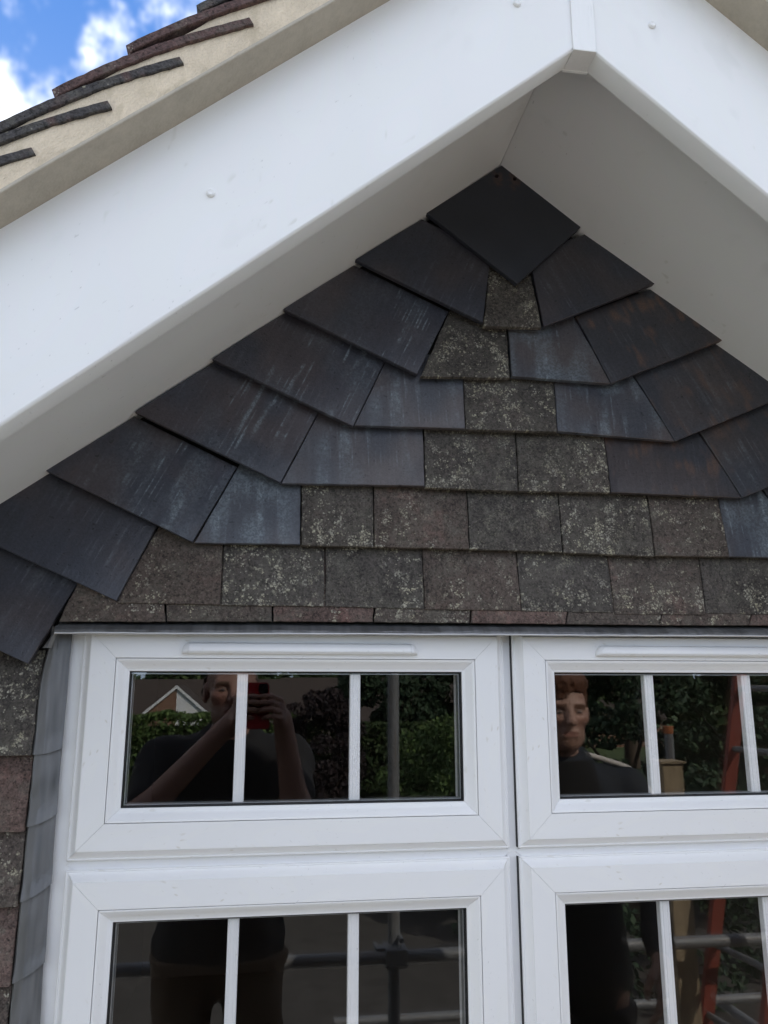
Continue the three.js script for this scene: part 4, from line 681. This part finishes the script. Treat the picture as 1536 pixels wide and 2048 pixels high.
function head(c, s, turn, o = {}) { // c: middle of the head; the face looks along -z, then turned about y
  const ct = Math.cos(turn), sn = Math.sin(turn), E = (p, r) => ball(p, r);
  const skull = E([0, 0.035, 0.012], [0.077, 0.088, 0.098]), face = E([0, -0.032, -0.020], [0.060, 0.090, 0.072]), jaw = E([0, -0.085, -0.030], [0.048 * (o.jaw ?? 1), 0.034, 0.050]), chin = E([0, -0.104, -0.062], [0.022, 0.017, 0.018]);
  const brow = bone([-0.042, 0.018, -0.074], [0.042, 0.018, -0.074], 0.013, 0.013), nose = bone([0, 0.006, -0.090], [0, -0.030, -0.112], 0.0085, 0.0125), tip = E([0, -0.033, -0.108], [0.018, 0.011, 0.014]);
  const cheeks = [E([-0.043, -0.022, -0.058], [0.024, 0.018, 0.024]), E([0.043, -0.022, -0.058], [0.024, 0.018, 0.024])], lipU = bone([-0.022, -0.064, -0.085], [0.022, -0.064, -0.085], 0.0075, 0.0075), lipL = bone([-0.018, -0.074, -0.084], [0.018, -0.074, -0.084], 0.008, 0.008), slit = bone([-0.026, -0.0690, -0.095], [0.026, -0.0690, -0.095], 0.0022, 0.0022);
  const sockets = [E([-0.032, 0.000, -0.096], [0.020, 0.0115, 0.016]), E([0.032, 0.000, -0.096], [0.020, 0.0115, 0.016])], eyes = [E([-0.032, -0.002, -0.0752], [0.0145, 0.0100, 0.0125]), E([0.032, -0.002, -0.0752], [0.0145, 0.0100, 0.0125])];
  const ear = (q) => { const a = E([q * 0.080, -0.012, 0.012], [0.012, 0.032, 0.021]), h = E([q * 0.090, -0.012, 0.008], [0.006, 0.018, 0.010]); return (x, y, z) => smax(a(x, y, z), -h(x, y, z), 0.004); }, ears = [ear(-1), ear(1)];
  const fold = (q) => bone([q * 0.028, -0.040, -0.092], [q * 0.038, -0.070, -0.080], 0.0022, 0.0022), folds = [fold(-1), fold(1)];
  const f = (x, y, z) => {
    let d = smin(skull(x, y, z), face(x, y, z), 0.03); d = smin(d, jaw(x, y, z), 0.03); d = smin(d, chin(x, y, z), 0.02); d = smin(d, brow(x, y, z), 0.018);
    for (const c2 of cheeks) d = smin(d, c2(x, y, z), 0.02);
    for (const c2 of sockets) d = smax(d, -c2(x, y, z), 0.012);
    d = smin(d, nose(x, y, z), 0.012); d = smin(d, tip(x, y, z), 0.008); d = smin(d, lipU(x, y, z), 0.008); d = smin(d, lipL(x, y, z), 0.008); d = smax(d, -slit(x, y, z), 0.004);
    for (const c2 of folds) d = smax(d, -c2(x, y, z), 0.006);
    for (const c2 of eyes) d = smin(d, c2(x, y, z), 0.003);
    for (const c2 of ears) d = smin(d, c2(x, y, z), 0.008);
    return d;
  };
  const toLocal = (X, Yv, Z) => { const dx = (X - c[0]) / s, dy = (Yv - c[1]) / s, dz = (Z - c[2]) / s; return [dx * ct + dz * sn, dy, -dx * sn + dz * ct]; };
  const field = (X, Yv, Z) => { const p = toLocal(X, Yv, Z); return f(p[0], p[1], p[2]) * s; };
  return { field, toLocal, lo: [c[0] - 0.13 * s, c[1] - 0.135 * s, c[2] - 0.14 * s], hi: [c[0] + 0.13 * s, c[1] + 0.14 * s, c[2] + 0.14 * s], skull: f };
}
function paintSkin(g, skin, heads, extra) { // colours of the skin itself: lips, brows, stubble, eyes
  const p = g.attributes.position, c = new Float32Array(p.count * 3);
  for (let i = 0; i < p.count; i++) {
    const X = p.getX(i), Yv = p.getY(i), Z = p.getZ(i); let k = [...skin];
    for (const { h, o } of heads) {
      const [x, y, z] = h.toLocal(X, Yv, Z); if (Math.abs(x) > 0.11 || Math.abs(y) > 0.14 || Math.abs(z) > 0.14) continue;
      const put = (w, t) => { k = k.map((v, q) => lerp(v, t[q], clamp(w))); };
      if (z < -0.02) {
        put(0.45 * (1 - smooth(0.010, 0.030, Math.hypot(Math.abs(x) - 0.044, y + 0.030))), o.flush);
        put(0.7 * (1 - smooth(0.006, 0.012, Math.abs(y + 0.069))) * (1 - smooth(0.018, 0.028, Math.abs(x))) * (z < -0.07 ? 1 : 0), o.lips);
        put(0.8 * (1 - smooth(0.004, 0.008, Math.abs(y - 0.019 + 0.12 * Math.max(0, Math.abs(x) - 0.035)))) * smooth(0.010, 0.016, Math.abs(x)) * (1 - smooth(0.046, 0.054, Math.abs(x))), o.brow);
        const ex = Math.abs(Math.abs(x) - 0.032), ey = Math.abs(y + 0.002);
        if (z < -0.066 && z > -0.093) { put(0.8 * (1 - smooth(0.010, 0.013, Math.hypot(ex, ey * 2.7))), o.white ?? [0.22, 0.17, 0.15]); put(1 - smooth(0.0045, 0.0065, Math.hypot(ex, ey * 1.3)), [0.02, 0.025, 0.03]); put(0.8 * (1 - smooth(0.001, 0.0032, Math.abs(y - 0.0048))) * (ex < 0.014 ? 1 : 0), [0.05, 0.03, 0.025]); }
        put((o.stubble ?? 0) * smooth(-0.045, -0.065, y) * smooth(0.010, 0.02, Math.abs(y + 0.069) + Math.max(0, Math.abs(x) - 0.02)), o.brow);
      }
      put((o.crop ?? 0) * smooth(0.030, 0.055, y + 0.25 * (z + 0.05)) * (z > -0.07 || y > 0.07 ? 1 : 0), o.hair);
    }
    c.set(k, i * 3);
  }
  g.setAttribute('color', new THREE.BufferAttribute(c, 3)); return g;
}
function hand(wrist, dir, palmSide, thumbSide, curl, s = 1) { // bones of a hand: a palm, four fingers of unequal length and a thumb from the side of the palm
  const V = (a) => new THREE.Vector3(...a), d = V(dir).normalize(), n = V(palmSide); n.addScaledVector(d, -n.dot(d)).normalize(); const t = d.clone().cross(n); if (t.dot(V(thumbSide)) < 0) t.negate();
  const P = (a, b, c) => V(wrist).addScaledVector(d, a * s).addScaledVector(t, b * s).addScaledVector(n, c * s).toArray(), B = [];
  for (const b of [-0.030, -0.010, 0.010, 0.030]) B.push(bone(P(0.012, b * 0.7, 0), P(0.088, b, 0), 0.0155 * s, 0.0125 * s));
  const F = [[0.031, 0.041, 0.026, 0.021], [0.0105, 0.046, 0.030, 0.023], [-0.0105, 0.042, 0.028, 0.022], [-0.031, 0.033, 0.021, 0.019]], fingers = [];
  F.forEach(([b, l1, l2, l3], i) => {
    let p = [0.092, b], a = 0, x = 0.092, y = 0; const pts = [P(0.092, b, 0)];
    [l1, l2, l3].forEach((l, k) => { a += curl * [0.75, 1.05, 0.8][k] * (0.94 + 0.04 * i); x += l * Math.cos(a); y += l * Math.sin(a); pts.push(P(x, b * (1 + 0.05 * k), y)); });
    const r = [0.0098, 0.0088, 0.0080, 0.0070].map((v) => v * s * (i === 3 ? 0.86 : 1)), segs = [0, 1, 2].map((k) => bone(pts[k], pts[k + 1], r[k], r[k + 1]));
    fingers.push(blend(segs, 0.006));
  });
  const th = [P(0.022, 0.026, 0.006), P(0.052, 0.048, 0.020), P(0.082, 0.050, 0.032), P(0.106, 0.042, 0.036)]; fingers.push(blend([bone(th[0], th[1], 0.0155 * s, 0.0125 * s), bone(th[1], th[2], 0.0118 * s, 0.0098 * s), bone(th[2], th[3], 0.0098 * s, 0.0078 * s)], 0.008));
  const palm = blend(B, 0.012), f = (x, y, z) => { let q = palm(x, y, z); for (const g of fingers) q = smin(q, g(x, y, z), 0.005); return q; };
  const c = P(0.085, 0, 0.03); return { field: f, lo: c.map((v) => v - 0.135 * s), hi: c.map((v) => v + 0.135 * s) };
}
function person(label, base, P) {
  const t = thing('person', label, 'person', base, 'people on the scaffold');
  const skinMat = new THREE.MeshStandardMaterial({ vertexColors: true, roughness: 0.55, side: THREE.DoubleSide });
  const bounds = (pts, pad) => [[0, 1, 2].map((k) => Math.min(...pts.map((p) => p[k])) - pad), [0, 1, 2].map((k) => Math.max(...pts.map((p) => p[k])) + pad)];
  const J = P.joints, limbs = [], b = (a, c, ra, rb) => bone(J[a], J[c], ra, rb), w = P.bulk ?? 1;
  const torso = blend([ball(J.chest, [0.185 * w, 0.20, 0.120 * w]), ball(J.belly, [0.165 * w, 0.17, 0.125 * w * (P.paunch ?? 1)]), ball(J.pelvis, [0.170 * w, 0.13, 0.115 * w]), b('shL', 'shR', 0.062 * w, 0.062 * w), b('neck0', 'neck1', 0.064 * w, 0.052 * w)], 0.07);
  const arms = ['L', 'R'].map((q) => blend([b('sh' + q, 'el' + q, 0.056 * w, 0.043 * w), b('el' + q, 'wr' + q, 0.043 * w, 0.027 * w)], 0.03));
  const legs = ['L', 'R'].map((q) => blend([b('hip' + q, 'kn' + q, 0.088 * w, 0.060 * w), b('kn' + q, 'an' + q, 0.060 * w, 0.043), bone(J['an' + q], [J['an' + q][0], DECK + 0.035, J['an' + q][2] - 0.13], 0.042, 0.032)], 0.04));
  const whole = blend([torso, ...arms, ...legs], 0.05), hd = P.head, hands = P.hands;
  const inBox = (h, x, y, z, m) => x > h.lo[0] + m && y > h.lo[1] + m && z > h.lo[2] + m && x < h.hi[0] - m && y < h.hi[1] - m && z < h.hi[2] - m;
  const [lo, hi] = bounds(Object.values(J), 0.24); lo[1] = DECK - 0.02;
  const bodyGeo = surfaceNet((x, y, z) => { let d = whole(x, y, z); if (y > J.neck0[1] - 0.05) d = smin(d, hd.field(x, y, z) + 0.004, 0.02); return d; }, lo, hi, 0.015);
  const headGeo = surfaceNet((x, y, z) => smin(hd.field(x, y, z), whole(x, y, z), 0.018), hd.lo, hd.hi, 0.0042 * (P.headScale ?? 1));
  const handGeos = hands.map((h, i) => surfaceNet((x, y, z) => smin(h.field(x, y, z), arms[i](x, y, z), 0.012), h.lo, h.hi, 0.0042));
  const skin = mergeGeometries([bodyGeo, headGeo, ...handGeos].map((g) => { g.deleteAttribute('uv'); return g; }));
  part(t, 'body', paintSkin(skin, P.skin, [{ h: hd, o: P.face }]), skinMat);
  const cloth = (amp, sc) => (x, y, z) => amp * (PN.noise(x * sc, y * sc * 0.7, z * sc) + 0.6 * PN.noise(x * sc * 2.3, y * sc * 1.3, z * sc * 2.3));
  const wr = cloth(0.011, 10), sleeve = ['L', 'R'].map((q) => { const e = P.sleeve, A = J['sh' + q], E2 = J['el' + q], W = J['wr' + q], p = e <= 1 ? A.map((v, k) => lerp(v, E2[k], e)) : E2.map((v, k) => lerp(v, W[k], e - 1)); return e <= 1 ? bone(A, p, 0.074 * w, 0.066 * w) : blend([bone(A, E2, 0.074 * w, 0.058 * w), bone(E2, p, 0.058 * w, 0.040 * w)], 0.03); });
  const topSdf = (x, y, z) => Math.max(smin(smin(torso(x, y, z) - 0.019, sleeve[0](x, y, z), 0.05), sleeve[1](x, y, z), 0.05) - wr(x, y, z), P.hem - y, smin(1, y - J.neck1[1] + P.collar + 0.5 * (J.neck1[2] - z), 0.01));
  part(t, P.topName, surfaceNet(topSdf, [lo[0], P.hem - 0.03, lo[2]], [hi[0], J.neck1[1] + 0.06, hi[2]], 0.0125), P.topMat);
  if (P.inner) part(t, P.innerName, surfaceNet((x, y, z) => Math.max(torso(x, y, z) - 0.026, Math.abs(x - J.chest[0] - 0.02) - 0.075 - 0.08 * (J.chest[1] + 0.2 - y) * 0, z - J.chest[2], y - J.neck1[1] + 0.045, P.hem + 0.02 - y), [J.chest[0] - 0.2, P.hem, lo[2]], [J.chest[0] + 0.2, J.neck1[1] + 0.05, hi[2]], 0.0115), P.inner);
  part(t, 'trousers', surfaceNet((x, y, z) => Math.max(smin(smin(legs[0](x, y, z), legs[1](x, y, z), 0.03), Math.max(torso(x, y, z) - 0.004, y - P.hem - 0.10), 0.05) - 0.02 - 1.3 * wr(x, y * 1.4, z), y - P.hem - 0.02, DECK + 0.075 - y), [lo[0], DECK, lo[2]], [hi[0], P.hem + 0.08, hi[2]], 0.014), P.trousers);
  for (const q of ['L', 'R']) { const a = J['an' + q], toe = [a[0], DECK + 0.048, a[2] - 0.155], heel = [a[0], DECK + 0.05, a[2] + 0.045], f = blend([bone(heel, toe, 0.048, 0.046), bone([a[0], DECK + 0.05, a[2]], [a[0], DECK + 0.14, a[2]], 0.056, 0.058)], 0.03); part(t, 'boot', surfaceNet((x, y, z) => Math.max(f(x, y, z), DECK + 0.002 - y), [a[0] - 0.08, DECK - 0.012, a[2] - 0.23], [a[0] + 0.08, DECK + 0.22, a[2] + 0.12], 0.011), P.boots); }
  if (P.hair) part(t, 'hair', surfaceNet((X, Yv, Z) => { const [x, y, z] = hd.toLocal(X, Yv, Z), s = P.headScale ?? 1, n = 0.005 * PN.noise(x * 70, y * 35, z * 45) + 0.004 * PN.noise(x * 170, y * 70, z * 90); return Math.max((hd.skull(x, y, z) - P.hair.thick(x, y, z) - n) * s, -P.hair.where(x, y, z) * s); }, hd.lo.map((v) => v - 0.02), hd.hi.map((v) => v + 0.03), 0.0048), P.hair.mat);
  if (P.extras) P.extras(t);
  return t;
}
const SHIRT = flat(0.012, 0.012, 0.014, 0.85), KHAKI = flat(0.10, 0.070, 0.045, 0.9), NAVY = flat(0.012, 0.017, 0.026, 0.8), BLACKTEE = flat(0.007, 0.007, 0.008, 0.9), BOOT = flat(0.03, 0.022, 0.016, 0.7);
{ // the man taking the picture
  const hx = -0.118, hz = 1.585, J = { neck1: [hx, 4.885, hz + 0.025], neck0: [hx - 0.005, 4.79, hz + 0.055], chest: [hx - 0.01, 4.58, hz + 0.075], belly: [hx - 0.01, 4.32, hz + 0.06], pelvis: [hx - 0.01, 4.15, hz + 0.08], shL: [hx - 0.225, 4.735, hz + 0.055], shR: [hx + 0.205, 4.735, hz + 0.055], elL: [hx - 0.275, 4.585, hz - 0.13], elR: [hx + 0.235, 4.600, hz - 0.14], wrL: [-0.098, 4.900, 1.392], wrR: [0.062, 4.900, 1.392], hipL: [hx - 0.11, 4.12, hz + 0.08], hipR: [hx + 0.09, 4.12, hz + 0.08], knL: [hx - 0.13, 3.80, hz + 0.04], knR: [hx + 0.12, 3.80, hz + 0.04], anL: [hx - 0.14, 3.44, hz + 0.09], anR: [hx + 0.13, 3.44, hz + 0.09] };
  const s = 1.12, hd = head([hx, 4.995, hz], s, 0.10, { jaw: 1.15 });
  const hands = [hand(J.wrL, [0.12, 0.34, -0.93], [1, 0, -0.05], [0, 1, 0.3], 0.80, 1.0), hand(J.wrR, [-0.10, 0.34, -0.93], [-1, 0, -0.05], [0, 1, 0.3], 0.80, 1.0)];
  person('broad man in a black polo shirt and tan trousers, holding up the red phone', [hx, DECK, hz], { joints: J, head: hd, headScale: s, hands, bulk: 1.16, paunch: 1.25, skin: [0.27, 0.15, 0.115], hem: 4.10, collar: 0.035, sleeve: 0.70, topName: 'polo_shirt', topMat: SHIRT, trousers: KHAKI, boots: BOOT,
    face: { flush: [0.40, 0.17, 0.13], lips: [0.27, 0.11, 0.095], brow: [0.10, 0.065, 0.045], stubble: 0.3, white: [0.13, 0.08, 0.065], hair: [0.13, 0.10, 0.085] },
    hair: { mat: flat(0.085, 0.068, 0.058, 0.85), thick: (x, y, z) => 0.0030, where: (x, y, z) => y - (z < -0.02 ? 0.082 - 0.25 * (z + 0.02) : lerp(0.082, -0.06, smooth(-0.02, 0.06, z))) + 0.35 * Math.max(0, Math.abs(x) - 0.045) },
    extras: (t) => { for (const q of ['knL', 'knR']) { const k = J[q]; part(t, 'knee_pad', surfaceNet((x, y, z) => Math.max(ball([k[0], k[1], k[2] - 0.05], [0.085, 0.12, 0.06])(x, y, z)), [k[0] - 0.12, k[1] - 0.15, k[2] - 0.14], [k[0] + 0.12, k[1] + 0.15, k[2] + 0.04], 0.014), SHIRT); } } });
}
{ // the phone: just behind the point from which the picture is taken
  const right = new THREE.Vector3().crossVectors(FWD, new THREE.Vector3(0, 1, 0)).normalize(), up = new THREE.Vector3().crossVectors(right, FWD), q = new THREE.Quaternion().setFromRotationMatrix(new THREE.Matrix4().makeBasis(right, up, FWD.clone().negate()));
  const p = thing('phone', 'red mobile phone held up in front of the broad man', 'phone', [0, EYE - 0.126, 1.3], null);
  const put = (g) => g.applyQuaternion(q).translate(0, EYE, 1.3), red = flat(0.30, 0.008, 0.014, 0.35), black = flat(0.008, 0.008, 0.009, 0.15);
  const shape = (w, h, r) => { const s = new THREE.Shape(); s.moveTo(-w + r, -h); s.lineTo(w - r, -h); s.absarc(w - r, -h + r, r, -Math.PI / 2, 0); s.lineTo(w, h - r); s.absarc(w - r, h - r, r, 0, Math.PI / 2); s.lineTo(-w + r, h); s.absarc(-w + r, h - r, r, Math.PI / 2, Math.PI); s.lineTo(-w, -h + r); s.absarc(-w + r, -h + r, r, Math.PI, Math.PI * 1.5); return s; };
  const ex = (s, d) => new THREE.ExtrudeGeometry(s, { depth: d, bevelEnabled: true, bevelSize: 0.0008, bevelThickness: 0.0008, bevelOffset: -0.0008, bevelSegments: 2 });
  part(p, 'case', put(ex(shape(0.037, 0.0745, 0.011), 0.0085).translate(-0.0205, -0.0555, 0.0062)), red);
  const block = part(p, 'camera_block', put(ex(shape(0.0155, 0.0165, 0.008), 0.0020).translate(-0.0035, -0.0015, 0.0032)), black);
  for (const [x, y] of [[0.0, 0.0068], [-0.0075, -0.0095]]) sub(block, 'lens', put(new THREE.CylinderGeometry(0.0062, 0.0064, 0.0014, 24).rotateX(Math.PI / 2).translate(x - (x ? 0.0 : 0.0), y - 0.0068, 0.0024)), flat(0.02, 0.02, 0.025, 0.05));
  part(p, 'screen', put(ex(shape(0.035, 0.0725, 0.010), 0.0006).translate(-0.0205, -0.0555, 0.0163)), black);
}
{ // the younger man beside him
  const hx = 0.978, hz = 1.215, J = { neck1: [hx, 4.815, hz + 0.020], neck0: [hx, 4.725, hz + 0.045], chest: [hx + 0.005, 4.50, hz + 0.06], belly: [hx + 0.005, 4.25, hz + 0.06], pelvis: [hx + 0.005, 4.10, hz + 0.06], shL: [hx - 0.205, 4.665, hz + 0.05], shR: [hx + 0.215, 4.665, hz + 0.05], elL: [hx - 0.285, 4.40, hz + 0.06], elR: [hx + 0.295, 4.40, hz + 0.05], wrL: [hx - 0.26, 4.18, hz - 0.08], wrR: [hx + 0.235, 4.20, hz - 0.10], hipL: [hx - 0.09, 4.08, hz + 0.06], hipR: [hx + 0.10, 4.08, hz + 0.06], knL: [hx - 0.11, 3.78, hz + 0.03], knR: [hx + 0.12, 3.78, hz + 0.03], anL: [hx - 0.12, 3.44, hz + 0.07], anR: [hx + 0.13, 3.44, hz + 0.07] };
  const s = 1.0, hd = head([hx, 4.925, hz], s, -0.10, { jaw: 1.05 });
  const hands = [hand(J.wrL, [0.05, -0.97, -0.15], [0.9, 0, 0.2], [0, 0, -1], 0.35), hand(J.wrR, [-0.10, -0.96, -0.18], [-0.75, 0, 0.55], [-0.4, 0, -1], 0.28)];
  const HAIR = flat(0.115, 0.043, 0.020, 0.7);
  person('young man with auburn hair in a navy jacket with pale shoulder piping', [hx, DECK, hz], { joints: J, head: hd, hands, bulk: 0.98, skin: [0.42, 0.25, 0.19], hem: 4.02, collar: 0.01, sleeve: 1.9, topName: 'jacket', topMat: NAVY, inner: BLACKTEE, innerName: 'black_shirt', trousers: flat(0.02, 0.022, 0.028, 0.9), boots: BOOT,
    face: { flush: [0.46, 0.22, 0.165], lips: [0.33, 0.14, 0.115], brow: [0.13, 0.055, 0.03], stubble: 0.18, hair: [0.17, 0.055, 0.022] },
    hair: { mat: HAIR, thick: (x, y, z) => 0.0045 + 0.022 * smooth(0.045, 0.11, y) * (1 - 0.4 * smooth(0, 0.08, z)), where: (x, y, z) => { const front = 0.052 + 0.020 * x / 0.06 + 0.008 * Math.sin(x * 90), side = lerp(0.055, 0.012, smooth(-0.058, -0.03, z)) + 0.03 * smooth(-0.015, -0.005, z) * (1 - smooth(0.032, 0.045, z)), back = -0.075; return y - (z < -0.05 ? front : z < 0.0 ? Math.min(front, side) : lerp(side, back, smooth(0.036, 0.075, z))) ; } },
    extras: (t) => { for (const q of [-1, 1]) { const a = q < 0 ? J.shL : J.shR, e = q < 0 ? J.elL : J.elR, pts = []; for (let i = 0; i <= 12; i++) { const u = i / 12, k = [0, 1, 2].map((m) => u < 0.35 ? lerp(J.neck0[m], a[m], (u + 0.12) / 0.47) : lerp(a[m], e[m], (u - 0.35) / 0.65)); const out = smooth(0.2, 0.55, u); pts.push(new THREE.Vector3(k[0] + q * 0.086 * out, k[1] + 0.083 * (1 - 0.55 * out), k[2] - 0.018)); }
      part(t, 'piping', new THREE.TubeGeometry(new THREE.CatmullRomCurve3(pts), 40, 0.0095, 7), flat(0.62, 0.58, 0.54, 0.7)); } } });
}

renderer.render(scene, camera);
